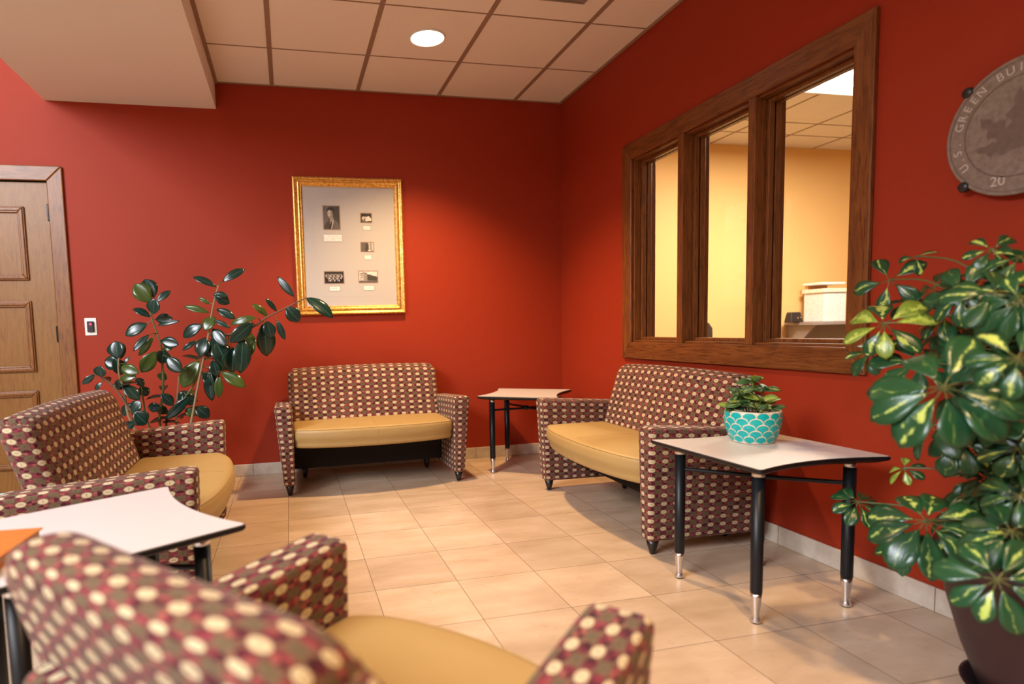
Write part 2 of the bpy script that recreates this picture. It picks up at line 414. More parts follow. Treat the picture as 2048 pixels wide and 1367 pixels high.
for z0, z1 in ((1.438, 1.922), (0.824, 1.302), (0.16, 0.698)):
    panel(-0.775, -0.148, z0, z1)
for z in (1.883, 1.074, 0.25):
    bm = bmesh.new(); tube(bm, [(-0.001, -0.004, z-0.05), (-0.001, -0.004, z+0.05)], 0.008, 12); box(bm, -0.012, 0.010, 0.0, 0.006, z-0.05, z+0.05)
    tube(bm, [(-0.001, -0.004, z-0.056), (-0.001, -0.004, z-0.05)], 0.006, 10); tube(bm, [(-0.001, -0.004, z+0.05), (-0.001, -0.004, z+0.056)], 0.006, 10)
    obj('hinge', bm, plain('dark_bronze', (0.05, 0.05, 0.05), 0.3, 0.9), d)
cs = st(empty('trim_2', (DX1, 0, 0)))
def casing_x(name, poly, y0, y1, m, parent):
    bm = bmesh.new(); prism(bm, poly, y0, y1, 'y'); return bevel(obj(name, bm, m, parent), 0.006, 3)
cw = 0.097; XL = DX0-DX1
casing_x('casing_right', [(0.006, 0), (0.006, DZ1-0.001), (0.006+cw, DZ1+cw-0.001), (0.006+cw, 0)], -0.022, -0.0005, M_DZ, cs)
casing_x('casing_left', [(XL-0.006, 0), (XL-0.006-cw, 0), (XL-0.006-cw, DZ1+cw), (XL-0.006, DZ1)], -0.022, -0.0005, M_DZ, cs)
casing_x('casing_head', [(XL-0.0055, DZ1), (XL-0.0055-cw, DZ1+cw), (0.0055+cw, DZ1+cw), (0.0055, DZ1)], -0.022, -0.0005, M_DX, cs)
obj('jamb', boxes((-0.0005, 0.010, 0.0, 0.13, 0, DZ1), (XL-0.010, XL+0.0005, 0.0, 0.13, 0, DZ1), (XL-0.01, 0.01, 0.0, 0.13, DZ1, DZ1+0.012)), M_DZ, cs)

# ------------------------------------------------------------------ interior window on the right wall
wn_ = st(empty('window_1', (0, WY0, WZ0)))
def Q(y, z): return (y-WY0, z-WZ0)
O0, O1, Z0, Z1 = -0.931, -2.6447, 0.8134, 2.1752
def casing_y(name, poly, x0, x1, m):
    bm = bmesh.new(); prism(bm, [Q(*p) for p in poly], x0, x1, 'x'); return bevel(obj(name, bm, m, wn_), 0.005, 3)
casing_y('casing_far', [(O0, Z0), (O0, Z1), (WY0, WZ1), (WY0, WZ0)], -0.02, -0.0005, M_WZ)
casing_y('casing_near', [(O1, Z0), (WY1, WZ0), (WY1, WZ1), (O1, Z1)], -0.02, -0.0005, M_WZ)
casing_y('casing_head', [(O0, Z1), (O1, Z1), (WY1, WZ1), (WY0, WZ1)], -0.02, -0.0005, M_WY)
casing_y('casing_bottom', [(O0, Z0), (WY0, WZ0), (WY1, WZ0), (O1, Z0)], -0.02, -0.0005, M_WY)
ML = [(-1.497, -1.545), (-2.020, -2.066)]
for a, b in ML:
    bevel(obj('mullion', boxes((-0.018, WT, b-WY0, a-WY0, 0.0, WZ1-WZ0)), M_WZ, wn_), 0.003)
js = bmesh.new()
opens = [(WY0, ML[0][0]), (ML[0][1], ML[1][0]), (ML[1][1], WY1)]
# lining of the opening
lin_ = 0.012
box(js, 0.0, WT, -lin_, -0.0003, 0, WZ1-WZ0); box(js, 0.0, WT, WY1-WY0+0.0003, WY1-WY0+lin_, 0, WZ1-WZ0)
bevel(obj('jamb_lining', js, M_WZ, wn_), 0.002)
bm = boxes((0.0, WT, WY1-WY0+lin_, -lin_, 0.0003, lin_), (0.0, WT, WY1-WY0+lin_, -lin_, WZ1-WZ0-lin_, WZ1-WZ0-0.0003))
bevel(obj('sill_lining', bm, M_WY, wn_), 0.002)
for k, (a, b) in enumerate(opens):
    a2 = a-(lin_ if k == 0 else 0); b2 = b+(lin_ if k == 2 else 0)
    bm = bmesh.new(); s_ = 0.016; z0, z1 = lin_, WZ1-WZ0-lin_
    for xa, xb, s in ((0.045, 0.072, 0.018), (0.082, 0.112, 0.018)):
        for yy0, yy1, zz0, zz1 in ((a2-WY0-s, a2-WY0, z0, z1), (b2-WY0, b2-WY0+s, z0, z1), (b2-WY0+s, a2-WY0-s, z0, z0+s), (b2-WY0+s, a2-WY0-s, z1-s, z1)):
            box(bm, xa, xb, yy0, yy1, zz0, zz1)
    bevel(obj('glazing_stop', bm, M_WZ, wn_), 0.003)
    obj('glass_pane', boxes((0.074, 0.080, b2-WY0+0.002, a2-WY0-0.002, z0+0.002, z1-0.002)), M_GLASS, wn_)

# ------------------------------------------------------------------ office beyond
st(obj('wall_office_far', boxes((WT, 4.6, 0.765, 0.9, 0, 3.0)), M_YEL))
st(obj('wall_office_right', boxes((4.45, 4.6, -5.2, 0.765, 0, 3.0)), M_YEL))
st(obj('wall_office_near', boxes((WT, 4.45, -5.2, -5.05, 0, 3.0)), M_YEL))
st(obj('wall_office_lining', boxes((WT, WT+0.006, -5.05, -2.66, 0, H), (WT, WT+0.006, -2.66, -0.93, 0, 0.82), (WT, WT+0.006, -2.66, -0.93, 2.17, H), (WT, WT+0.006, -0.93, 0.765, 0, H)), M_YEL))
LX0, LX1, LY0, LY1 = 1.36, 2.58, -1.32, -0.49; e_ = 0.002
st(obj('ceiling_office', boxes((WT, LX0, -5.05, 0.765, H, H+0.1), (LX1, 4.45, -5.05, 0.765, H, H+0.1), (LX0, LX1, -5.05, LY0, H, H+0.1), (LX0, LX1, LY1, 0.765, H, H+0.1)), M_CEIL))
bm = bmesh.new()
for x in (1.36-0.61, 1.36, 1.97, 2.58, 3.19, 3.80): box(bm, x-0.009, x+0.009, LY1+0.0, 0.764, H-0.003, H-0.0002)
for x in (0.75, 3.19, 3.80): box(bm, x-0.009, x+0.009, -5.0, LY1, H-0.003, H-0.0002)
for y in (0.42, 0.12): box(bm, WT+0.01, 4.44, y-0.004, y+0.004, H-0.0036, H-0.0003)
st(obj('trim_3', bm, M_GRID))
t_ = empty('fluorescent_troffer', ((LX0+LX1)/2, (LY0+LY1)/2, H), 0, 'bright recessed fluorescent ceiling panel in the yellow office beyond the glass', 'ceiling light')
hx, hy = (LX1-LX0)/2-e_, (LY1-LY0)/2-e_
obj('housing', boxes((-hx, hx, -hy, hy, 0.07, 0.09), (-hx, -hx+0.02, -hy, hy, -0.008, 0.07), (hx-0.02, hx, -hy, hy, -0.008, 0.07), (-hx+0.02, hx-0.02, -hy, -hy+0.02, -0.008, 0.07), (-hx+0.02, hx-0.02, hy-0.02, hy, -0.008, 0.07), (-hx+0.02, hx-0.02, -0.10, -0.02, 0.0, 0.02)), M_PLASTIC_W, t_)
M_TUBE = emis('fluorescent_tube', (1.0, 0.93, 0.82), 5.0)
for yy in (-0.25, 0.14, 0.30):
    bm = bmesh.new(); tube(bm, [(-hx+0.03, yy, 0.035), (hx-0.03, yy, 0.035)], 0.016, 10); obj('tube_lamp', bm, M_TUBE, t_)
# counter, tray and bin in the office
ct = empty('office_counter', (3.5, 0.76, 0), 0, 'grey wall-hung office counter with angled end bracket seen through the right pane', 'counter')
bevel(obj('countertop', boxes((-0.62, 0.93, -0.36, 0.0, 0.975, 1.005)), M_GREY, ct), 0.003)
bm = bmesh.new(); prism(bm, [(-0.34, 0.974), (0.0, 0.974), (0.0, 0.70), (-0.06, 0.70)], -0.58, -0.55, 'x'); obj('bracket', bm, M_GREY, ct)
obj('back_panel', boxes((-0.55, 0.93, -0.05, 0.0, 0.70, 0.9745)), M_GREY, ct)
tr = empty('desk_organizer', (2.84, 0.60, 1.0055), 0, 'small black tapered desk organizer on the office counter', 'organizer')
bm = bmesh.new()
v0 = [(-0.075, -0.05), (0.075, -0.05), (0.075, 0.05), (-0.075, 0.05)]
lo = [bm.verts.new((a, b, 0)) for a, b in v0]; hi = [bm.verts.new((a*0.78, b*0.7, 0.105)) for a, b in v0]
bm.faces.new(lo[::-1]); bm.faces.new(hi)
for k in range(4): bm.faces.new([lo[k], lo[(k+1) % 4], hi[(k+1) % 4], hi[k]])
bevel(obj('body', bm, M_BLACKP, tr), 0.012, 3)
obj('button', boxes((-0.006, 0.012, -0.052, -0.045, 0.04, 0.052), (0.03, 0.045, -0.052, -0.045, 0.045, 0.055)), M_CHROME, tr)
fb = empty('paper_bin', (3.15, 0.56, 1.0055), 0, 'tall white paper bin with open orange-edged lid on the office counter', 'bin')
bevel(obj('body', boxes((-0.11, 0.16, -0.12, 0.12, 0.0, 0.29)), M_PLASTIC_W, fb), 0.006)
bevel(obj('rim', boxes((-0.125, 0.175, -0.135, 0.135, 0.29, 0.33)), plain('cream_plastic', (0.85, 0.78, 0.62), 0.4), fb), 0.006)
bevel(obj('lid', boxes((-0.12, 0.17, -0.10, 0.13, 0.37, 0.395)), M_PLASTIC_W, fb), 0.006)
obj('lid_stand', boxes((-0.10, 0.15, 0.09, 0.12, 0.33, 0.37)), plain('orange_plastic', (0.75, 0.33, 0.12), 0.5), fb)
oc = empty('office_chair', (1.70, 0.15, 0), 0.5, 'black office chair whose back tip shows behind the middle pane', 'chair')
obj('seat', boxes((-0.23, 0.23, -0.23, 0.23, 0.44, 0.51)), M_BLACKP, oc)
bm = bmesh.new(); prism(bm, [(-0.22, 0.56), (0.22, 0.56), (0.20, 0.98), (0.12, 1.03), (-0.12, 1.03), (-0.20, 0.98)], 0.22, 0.27, 'y'); bevel(obj('backrest', bm, M_BLACKP, oc), 0.015, 3)
bm = bmesh.new(); tube(bm, [(0, 0, 0.08), (0, 0, 0.44)], 0.025, 12); tube(bm, [(0, 0.15, 0.46), (0, 0.25, 0.47), (0, 0.275, 0.62)], 0.015, 8)
for k in range(5):
    a = 2*PI*k/5; tube(bm, [(0, 0, 0.09), (0.26*math.cos(a), 0.26*math.sin(a), 0.06)], 0.014, 8); tube(bm, [(0.26*math.cos(a), 0.26*math.sin(a)-0.01, 0.026), (0.26*math.cos(a), 0.26*math.sin(a)+0.01, 0.026)], 0.025, 12)
obj('base', bm, M_BLACKP, oc)

# ------------------------------------------------------------------ ceiling fittings
M_LENS = emis('downlight_lens', (1.0, 0.90, 0.78), 7.0)
def downlight(x, y, z, label):
    t = empty('recessed_downlight', (x, y, z), 0, label, 'ceiling light')
    bm = bmesh.new(); lathe(bm, [(0.100, -0.0005), (0.112, -0.0005), (0.112, -0.006), (0.104, -0.010), (0.099, -0.006), (0.100, -0.0005)], 48)
    obj('trim_ring', bm, M_PLASTIC_W, t, True)
    bm = bmesh.new(); lathe(bm, [(0, -0.009), (0.05, -0.008), (0.0985, -0.003), (0.0985, -0.0008), (0, -0.0008)], 48); obj('lens', bm, M_LENS, t, True)
    bm = boxes((-0.095, 0.095, -0.0012, 0.0012, -0.0102, -0.009), (-0.0012, 0.0012, -0.095, 0.095, -0.0102, -0.009)); obj('lens_rib', bm, M_GRID, t)
    return t
downlight(-1.28, -0.86, H, 'round lit downlight with a cross-divided lens in the tiled ceiling')
vt = empty('ceiling_vent', (-0.69, -1.545, H), 0, 'square air vent grille at the top edge of the tiled ceiling', 'vent')
bm = bmesh.new()
for k in range(4): 
    s = 0.17-k*0.035; z = -0.004-0.004*k; w0 = 0.012
    box(bm, -s, s, -s, -s+w0, z-0.004, z); box(bm, -s, s, s-w0, s, z-0.004, z); box(bm, -s, -s+w0, -s+w0, s-w0, z-0.004, z); box(bm, s-w0, s, -s+w0, s-w0, z-0.004, z)
obj('louvre', bm, M_GREY, vt)
obj('backing', boxes((-0.175, 0.175, -0.175, 0.175, -0.0035, -0.0005)), M_GREY, vt)

# ------------------------------------------------------------------ wall switch
sw = empty('card_reader', (-3.496, 0, 1.119), 0, 'white wall plate holding a black reader with a red light beside the door', 'card reader')
bevel(obj('wall_plate', boxes((-0.037, 0.037, -0.007, -0.0005, -0.059, 0.059)), M_PLASTIC_W, sw), 0.003)
bevel(obj('reader_body', boxes((-0.019, 0.022, -0.024, -0.0072, -0.036, 0.037)), M_BLACKP, sw), 0.004)
bm = bmesh.new(); bmesh.ops.create_uvsphere(bm, u_segments=12, v_segments=8, radius=0.0075, matrix=Matrix.Translation((0.004, -0.024, 0.017))); tag(obj('indicator_light', bm, emis('red_led', (1.0, 0.03, 0.10), 2.5), sw, True), 'glowing red indicator')
# ------------------------------------------------------------------ upholstered seating
def make_seating(name, W, label, cat, group, crown=0.012, bow=0.075, rc=0.045, top=1.0):
    r = empty(name, (0, 0, 0), 0, label, cat, group); aw = 0.112; xi = W/2-aw
    for s in (-1, 1):
        def wp(q, s=s):
            t = max(0.0, min(1.0, (0.585-q.z)/0.52)); xin = s*(xi)
            x = xin+(q.x-xin)*(1-0.36*t)
            z = q.z*(1-0.062*max(0.0, (q.y+0.26)/0.50))
            return (x, q.y + 0.018*t*(1 if q.y < 0 else 0)*(abs(q.y)/0.32), z)
        a = puff('arm', (s*(xi+aw/2), -0.015, 0.325), (aw, 0.61, 0.52), 0.022, (3, 14, 14), wp, M_FAB, r, (0.0 if s < 0 else 0.011, 0.0))
    sw_ = 2*xi-0.004
    def ws(q):
        u = q.x/(sw_/2); y = q.y
        k = (0.10-y)/0.44; k = max(0, min(1.15, k))
        y = y - k*bow*(1-u*u) + k*0.035*abs(u)**6
        z = q.z
        if q.z > 0.40: z += 0.014*(1-u*u)*(1-((q.y+0.12)/0.26)**2 if abs(q.y+0.12) < 0.26 else 0)
        if q.z < 0.36 and q.y < -0.1: y += 0.02*k
        return (q.x, y, z)
    seat = puff('seat', (0, -0.11, 0.365), (sw_, 0.42, 0.126), 0.026, (28, 10, 4), ws, M_SEAT, r)
    # seams
    bm = bmesh.new()
    def seatpt(x, y, z): return Vector(ws(Vector((x, y, z))))
    if W > 1:
        pts = [seatpt(0.0, -0.3195, z) for z in (0.32, 0.35, 0.38, 0.405)]+[seatpt(0.0, -0.308, 0.4225)]+[seatpt(0.0, y, 0.4275) for y in (-0.28, -0.2, -0.1, 0.0)]
        tube(bm, pts, 0.0016, 5)
    pts = [seatpt(-sw_/2+0.012+(sw_-0.024)*k/28, -0.3135, 0.4205) for k in range(29)]
    tube(bm, pts, 0.0018, 5)
    obj('seam', bm, plain('seam_thread', (0.30, 0.19, 0.06), 0.6), seat)
    bw = W/2-(0.098 if W > 1 else 0.07)
    def wb(q):
        t = (q.z-0.30)/0.48; u = q.x/bw
        y = q.y + 0.135*t**1.15
        z = q.z + crown*(1-u*u)*max(0, t)
        x = q.x
        if W <= 1: y += -0.01*u*u*t
        return (x, y, z*top)
    # backrest with rounded upper corners
    bw2 = bw+(0 if W > 1 else 0.065)
    def wb2(q):
        # round the silhouette corners in the x-z plane
        q = Vector(q); q.x -= (0 if W > 1 else 0.095); ax, az = abs(q.x), q.z; ex = ax-(bw2-rc); ez = az-(0.782-rc)
        if ex > 0 and ez > 0:
            m_ = max(ex, ez); l_ = math.hypot(ex, ez)
            if l_ > 1e-6: ex2, ez2 = ex*m_/l_, ez*m_/l_; q = Vector((math.copysign(bw2-rc+ex2, q.x), q.y, 0.782-rc+ez2))
        q = Vector(q); q.x += (0 if W > 1 else 0.095)
        return wb(q)
    puff('backrest', (0 if W > 1 else 0.095, 0.125, 0.541), (2*bw+(0 if W > 1 else 0.13), 0.125, 0.482), 0.048, (26, 2, 20), wb2, M_FAB, r)
    puff('underframe', (0, 0.135, 0.20), (2*xi-0.004, 0.20, 0.20), 0.008, (20, 3, 3), None, M_CLOTH, r)
    for s in (-1, 1):
        for y, z1, xx in ((-0.262, 0.068, xi+0.036), (0.20, 0.10, xi-0.075)):
            bm = bmesh.new(); lathe(bm, [(0, 0), (0.010, 0), (0.013, 0.004), (0.020, 0.03), (0.029, z1), (0, z1)], 20, (s*xx, y)); obj('leg', bm, M_LEG, r, True)
    return r
gl = 'patterned loveseats with mustard seats'
love = make_seating('loveseat', 1.28, 'patterned loveseat with mustard seat against the back wall under the framed photographs', 'loveseat', gl)
love.location = (-1.652, -0.385, 0); love.rotation_euler = (0, 0, math.radians(0.8))
dup(love, (-0.350, -1.615, 0), math.radians(-90.8), 'patterned loveseat against the right wall below the interior window')
dup(love, (-2.835, -1.785, 0), math.radians(91.3), 'patterned loveseat at left, in front of the rubber plant')
ch = make_seating('armchair', 0.762, 'blurred patterned armchair in the foreground, seen from behind', 'armchair', None, 0.004, 0.04, 0.14, 0.958)
ch.location = (-2.126, -3.636, 0); ch.rotation_euler = (0, 0, math.radians(131.5))

# ------------------------------------------------------------------ side tables
def make_table(label):
    r = empty('side_table', (0, 0, 0), 0, label, 'table', 'side tables with concave pale tops')
    A_, B_, SAG = 0.288, 0.275, 0.048; TZ = 0.560
    # outline: concave sides at x = +-A_, straight sides at y = +-B_, rounded corners
    def outline(off):
        pts = []
        def side(s):
            o = []
            for k in range(17):
                b = -B_+2*B_*k/16; o.append((s*(A_-SAG*(1-(b/B_)**2)), b))
            return o
        right = side(1); left = side(-1)[::-1]
        raw = right+left
        # corner rounding by cutting the corner vertex
        out = []
        n = len(raw)
        for i, p in enumerate(raw):
            if i in (0, 16, 17, 33):
                pv = raw[i-1]; nx = raw[(i+1) % n]; rr = 0.018
                a = Vector(p)+(Vector(pv)-Vector(p)).normalized()*rr; b = Vector(p)+(Vector(nx)-Vector(p)).normalized()*rr
                for t in (0, .25, .5, .75, 1): q = a*(1-t)**2+Vector(p)*2*t*(1-t)+b*t*t; out.append((q.x, q.y))
            else: out.append(p)
        c = [(x*(1-off/abs(A_)), y*(1-off/B_)) for x, y in out]
        return c
    bm = bmesh.new(); lv = []
    for off, z in ((0.030, TZ-0.026), (0.004, TZ-0.016), (0.0, TZ-0.011), (0.0, TZ-0.004), (0.0025, TZ-0.0012)):
        lv.append([bm.verts.new((x, y, z)) for x, y in outline(off)])
    n = len(lv[0])
    for a, b in zip(lv, lv[1:]):
        for k in range(n): bm.faces.new([a[k], a[(k+1) % n], b[(k+1) % n], b[k]])
    bm.faces.new(lv[0][::-1]); bm.faces.new(lv[-1])
    top = obj('tabletop', bm, M_EDGE, r); tag(top, 'table top with black edge')
    bm = bmesh.new(); prism(bm, outline(0.0035), TZ-0.001, TZ); tag(obj('laminate', bm, M_LAM, top), 'pale laminate surface')
    L_ = 0.197
    for sx in (-1, 1):
        for sy in (-1, 1):
            x, y = sx*L_, sy*L_
            bm = bmesh.new(); lathe(bm, [(0, 0.105), (0.0175, 0.105), (0.0195, 0.112), (0.0205, 0.512), (0, 0.512)], 20, (x, y)); lg = obj('leg', bm, M_BLK, r, True)
            bm = bmesh.new(); lathe(bm, [(0, 0.5121), (0.0208, 0.5121), (0.0208, 0.524), (0.016, 0.5335), (0, 0.5335)], 20, (x, y)); tag(obj('collar', bm, M_CHROME, lg, True), 'chrome collar')
            bm = bmesh.new(); lathe(bm, [(0, 0.1049), (0.0185, 0.1049), (0.0175, 0.09), (0.0125, 0.045), (0.0115, 0.03), (0.014, 0.017), (0.0185, 0.008), (0.0175, 0.0035), (0.0, 0.0035)], 20, (x, y)); tag(obj('foot', bm, M_CHROME, lg, True), 'chrome foot')
            bm = bmesh.new(); lathe(bm, [(0, 0), (0.015, 0), (0.017, 0.0034), (0, 0.0034)], 16, (x, y)); obj('glide', bm, M_BLK, lg)
    for s in (-1, 1):
        bm = bmesh.new(); z = 0.452+0.0*s
        tube(bm, [(-L_+0.01, -s*(L_-0.01), z), (-0.04, -s*0.04, z-0.003*s), (0.04, s*0.04, z-0.003*s), (L_-0.01, s*(L_-0.01), z)], 0.008, 10); obj('brace', bm, M_BLK, r)
    bm = bmesh.new(); lathe(bm, [(0, 0.438), (0.02, 0.438), (0.022, 0.45), (0.02, 0.466), (0, 0.466)], 18); tag(obj('brace_hub', bm, M_BLK, r, True), 'hub where the braces cross')
    return r
tb = make_table('side table with concave sides beside the right wall, holding the turquoise pot')
tb.location = (-0.463, -2.62, 0); tb.rotation_euler = (0, 0, math.radians(92))
dup(tb, (-0.515, -0.465, 0), math.radians(-36), 'side table standing in the far corner between two loveseats')
dup(tb, (-2.685, -2.875, 0), math.radians(30), 'bright white topped side table at the left edge, in front of a loveseat')
bk = empty('book', (-2.885, -3.065, 0.5605), math.radians(-4), 'thick orange-brown covered book lying on the white table at left edge', 'book')
M_BOOK = plain('orange_brown_cover', (0.55, 0.17, 0.03), 0.5)
obj('pages', boxes((-0.097, 0.092, -0.137, 0.137, 0.003, 0.023)), plain('book_pages', (0.45, 0.22, 0.10), 0.8, 0, 400), bk)
bevel(obj('cover', boxes((-0.10, 0.10, -0.14, 0.14, 0, 0.003), (-0.10, 0.10, -0.14, 0.14, 0.023, 0.027), (-0.10, -0.097, -0.14, 0.14, 0.003, 0.023)), M_BOOK, bk), 0.001)

# ------------------------------------------------------------------ framed photographs
PX0, PX1, PZ0, PZ1 = -2.1046, -1.2974, 1.1644, 2.1628
pf = empty('framed_photographs', ((PX0+PX1)/2, 0, PZ0), 0, 'gold framed mat with five old photographs and captions on the red back wall', 'picture frame')
PW, PH = PX1-PX0, PZ1-PZ0
prof = [(0.0, -0.001), (0.0, -0.022), (0.004, -0.030), (0.012, -0.034), (0.020, -0.030), (0.024, -0.022), (0.032, -0.018), (0.036, -0.026), (0.042, -0.028), (0.048, -0.022), (0.056, -0.016), (0.060, -0.019), (0.066, -0.014), (0.067, -0.001)]
bm = bmesh.new(); loops = []
for dd, yy in prof:
    loops.append([bm.verts.new(p) for p in ((-PW/2+dd, yy, dd), (PW/2-dd, yy, dd), (PW/2-dd, yy, PH-dd), (-PW/2+dd, yy, PH-dd))])
loops.append(loops[0])
for a, b in zip(loops, loops[1:]):
    for k in range(4): bm.faces.new([a[k], a[(k+1) % 4], b[(k+1) % 4], b[k]])
fr = obj('frame', bm, M_GOLD, pf)
# carved beading along the outer moulding
bm = bmesh.new(); random.seed(3)
def bead(x, z, ang):
    bmesh.ops.create_uvsphere(bm, u_segments=6, v_segments=4, radius=1, matrix=Matrix.Translation((x, -0.0325, z)) @ Matrix.Rotation(ang, 4, 'Y') @ Matrix.Diagonal((0.0085, 0.0045, 0.0038, 1)))
n = int(PW/0.0125)
for k in range(n+1):
    x = -PW/2+0.014+(PW-0.028)*k/n; bead(x, 0.012, 0.8); bead(x, PH-0.012, -0.8)
n = int(PH/0.0125)
for k in range(n+1):
    z = 0.014+(PH-0.028)*k/n; bead(-PW/2+0.012, z, 0.8); bead(PW/2-0.012, z, -0.8)
obj('carved_beading', bm, M_GOLD, fr, True)
mat_o = obj('mat_board', boxes((-PW/2+0.06, PW/2-0.06, -0.008, -0.002, 0.06, PH-0.06)), plain('ivory_mat', (0.50, 0.475, 0.455), 0.8, 0, 500, 0.03), pf)
def pr(u0, v0, u1, v1): return (-PW/2+u0*PW, -PW/2+u1*PW, PH*(1-v1), PH*(1-v0))
M_LINE = plain('mat_line', (0.50, 0.46, 0.41), 0.8)
x0, x1, z0, z1 = pr(0.173, 0.141, 0.83, 0.868); e = 0.0012
obj('ruled_border', boxes((x0, x1, -0.0086, -0.008, z0, z0+e), (x0, x1, -0.0086, -0.008, z1-e, z1), (x0, x0+e, -0.0086, -0.008, z0+e, z1-e), (x1-e, x1, -0.0086, -0.008, z0+e, z1-e)), M_LINE, mat_o)
M_GREYS = [plain('print_tone_%d' % k, (g, g*0.88, g*0.80), 0.6, 0, 90, 0.25) for k, g in enumerate((0.012, 0.05, 0.12, 0.28, 0.55, 0.75))]
M_BRN = plain('brown_bevel', (0.30, 0.19, 0.13), 0.7)
def photo(rect, shapes, bg=2, label=None):
    x0, x1, z0, z1 = pr(*rect); bm = bmesh.new(); b = 0.006
    box(bm, x0, x1, -0.0092, -0.008, z0, z1, 6); box(bm, x0+b, x1-b, -0.0096, -0.0092, z0+b, z1-b, bg)
    for k, (tone, poly) in enumerate(shapes):
        X = lambda u: x0+b+(x1-x0-2*b)*u
        Z = lambda v: z0+b+(z1-z0-2*b)*(1-v)
        prism(bm, [(X(u), Z(v)) for u, v in poly], -0.0097-0.00012*(k+1), -0.0096, 'y', tone)
    return tag(obj('photograph', bm, M_GREYS+[M_BRN], pf), label)
def ell(cx, cy, rx, ry, n=18, a0=0, a1=2*PI): return [(cx+rx*math.cos(a0+(a1-a0)*k/n), cy+ry*math.sin(a0+(a1-a0)*k/n)) for k in range(n)]
photo((0.261, 0.20, 0.418, 0.377), [
    (1, [(0, 0), (1, 0), (1, .75), (0, .75)]), (2, [(0, 0), (.35, 0), (.30, .75), (0, .85)]),
    (1, [(0.05, 1), (0.12, .74), (.38, .62), (.72, .60), (.95, .76), (1, 1)]), (2, [(.60, .62), (.72, .60), (.95, .76), (1, 1), (.58, 1)]),
    (4, [(.42, .60), (.64, .56), (.60, .74), (.50, .98), (.38, .98), (.40, .74)]), (0, [(.46, .66), (.54, .66), (.52, .80), (.44, 1), (.30, 1), (.40, .78)]),
    (3, [(.36, .48), (.60, .46), (.62, .60), (.52, .68), (.40, .62)]),
    (0, ell(.46, .17, .24, .13)), (3, ell(.42, .33, .17, .20)), (4, ell(.36, .31, .10, .15)), (0, [(.22, .20), (.28, .10), (.62, .08), (.68, .30), (.62, .36), (.58, .20), (.34, .17)]),
    (0, [(.29, .285), (.37, .275), (.37, .29), (.29, .30)]), (0, [(.45, .275), (.53, .285), (.53, .30), (.45, .29)]),
    (1, [(.31, .315), (.36, .31), (.36, .325), (.31, .33)]), (1, [(.46, .31), (.51, .315), (.51, .33), (.46, .325)]),
    (2, [(.40, .32), (.42, .32), (.425, .38), (.385, .385)]), (1, [(.35, .43), (.47, .43), (.46, .445), (.36, .445)])], 1, 'portrait photograph of a dark haired person in suit and tie')
photo((0.601, 0.25, 0.711, 0.323), [(0, [(0, 0), (1, 0), (1, .4), (0, .4)]), (4, ell(.22, .55, .14, .22)), (4, ell(.45, .50, .12, .16)), (5, ell(.72, .50, .16, .20)), (5, [(.55, .55), (.95, .5), (.98, .85), (.55, .88)]), (3, [(.2, .65), (.5, .6), (.5, .95), (.15, .9)]), (1, ell(.36, .75, .07, .16)), (5, [(.40, .70), (.56, .64), (.6, .92), (.44, .95)]), (0, [(0, .93), (1, .93), (1, 1), (0, 1)])], 1, 'small dark photograph of a group in white')
photo((0.594, 0.463, 0.721, 0.538), [(2, [(0, 0), (.55, 0), (.55, 1), (0, 1)]), (1, [(.35, .1), (.6, .1), (.65, 1), (.3, 1)]), (4, [(.62, 0), (.72, 0), (.72, .8), (.62, .8)]), (3, [(.74, 0), (.84, 0), (.84, 1), (.74, 1)]), (4, [(.86, 0), (1, 0), (1, .9), (.86, .9)]), (5, ell(.66, .9, .12, .07)), (2, ell(.25, .4, .16, .18)), (1, ell(.42, .55, .08, .3))], 3, 'faded brown photograph of a room')
ppl = []
for row, (cy, nn) in enumerate(((.28, 13), (.50, 13), (.72, 8))):
    for k in range(nn):
        cx = .05+.9*(k+.5*(row % 2))/nn if row < 2 else .18+.64*k/nn
        ppl.append((4 if (k+row) % 3 else 3, ell(cx+.02, cy-.05, .017, .05, 8))); ppl.append((5 if (k*7+row) % 3 == 0 else (1 if (k+row) % 2 else 3), [(cx, cy), (cx+.04, cy), (cx+.045, cy+.14), (cx-.005, cy+.14)]))
photo((0.250, 0.677, 0.435, 0.771), ppl, 0, 'team photograph of rows of people')
photo((0.566, 0.676, 0.749, 0.767), [(5, [(0, 0), (1, 0), (1, 1), (0, 1)]), (2, [(.42, .22), (1, .48), (1, .92), (.42, .88)]), (1, [(.44, .30), (.98, .52), (.98, .85), (.44, .80)]), (3, [(.04, .20), (.26, .10), (.44, .16), (.44, .88), (.05, .86)]), (4, [(.06, .28), (.24, .18), (.24, .84), (.06, .82)]), (1, [(.04, .18), (.26, .08), (.44, .14), (.44, .19), (.26, .13), (.04, .24)]), (2, [(0, .86), (1, .92), (1, 1), (0, 1)]), (2, [(.08, .36), (.22, .30), (.22, .36), (.08, .42)]), (2, [(.08, .54), (.22, .50), (.22, .56), (.08, .60)])], 4, 'photograph of a large brick building')
M_INK = plain('faded_ink', (0.45, 0.38, 0.33), 0.8)
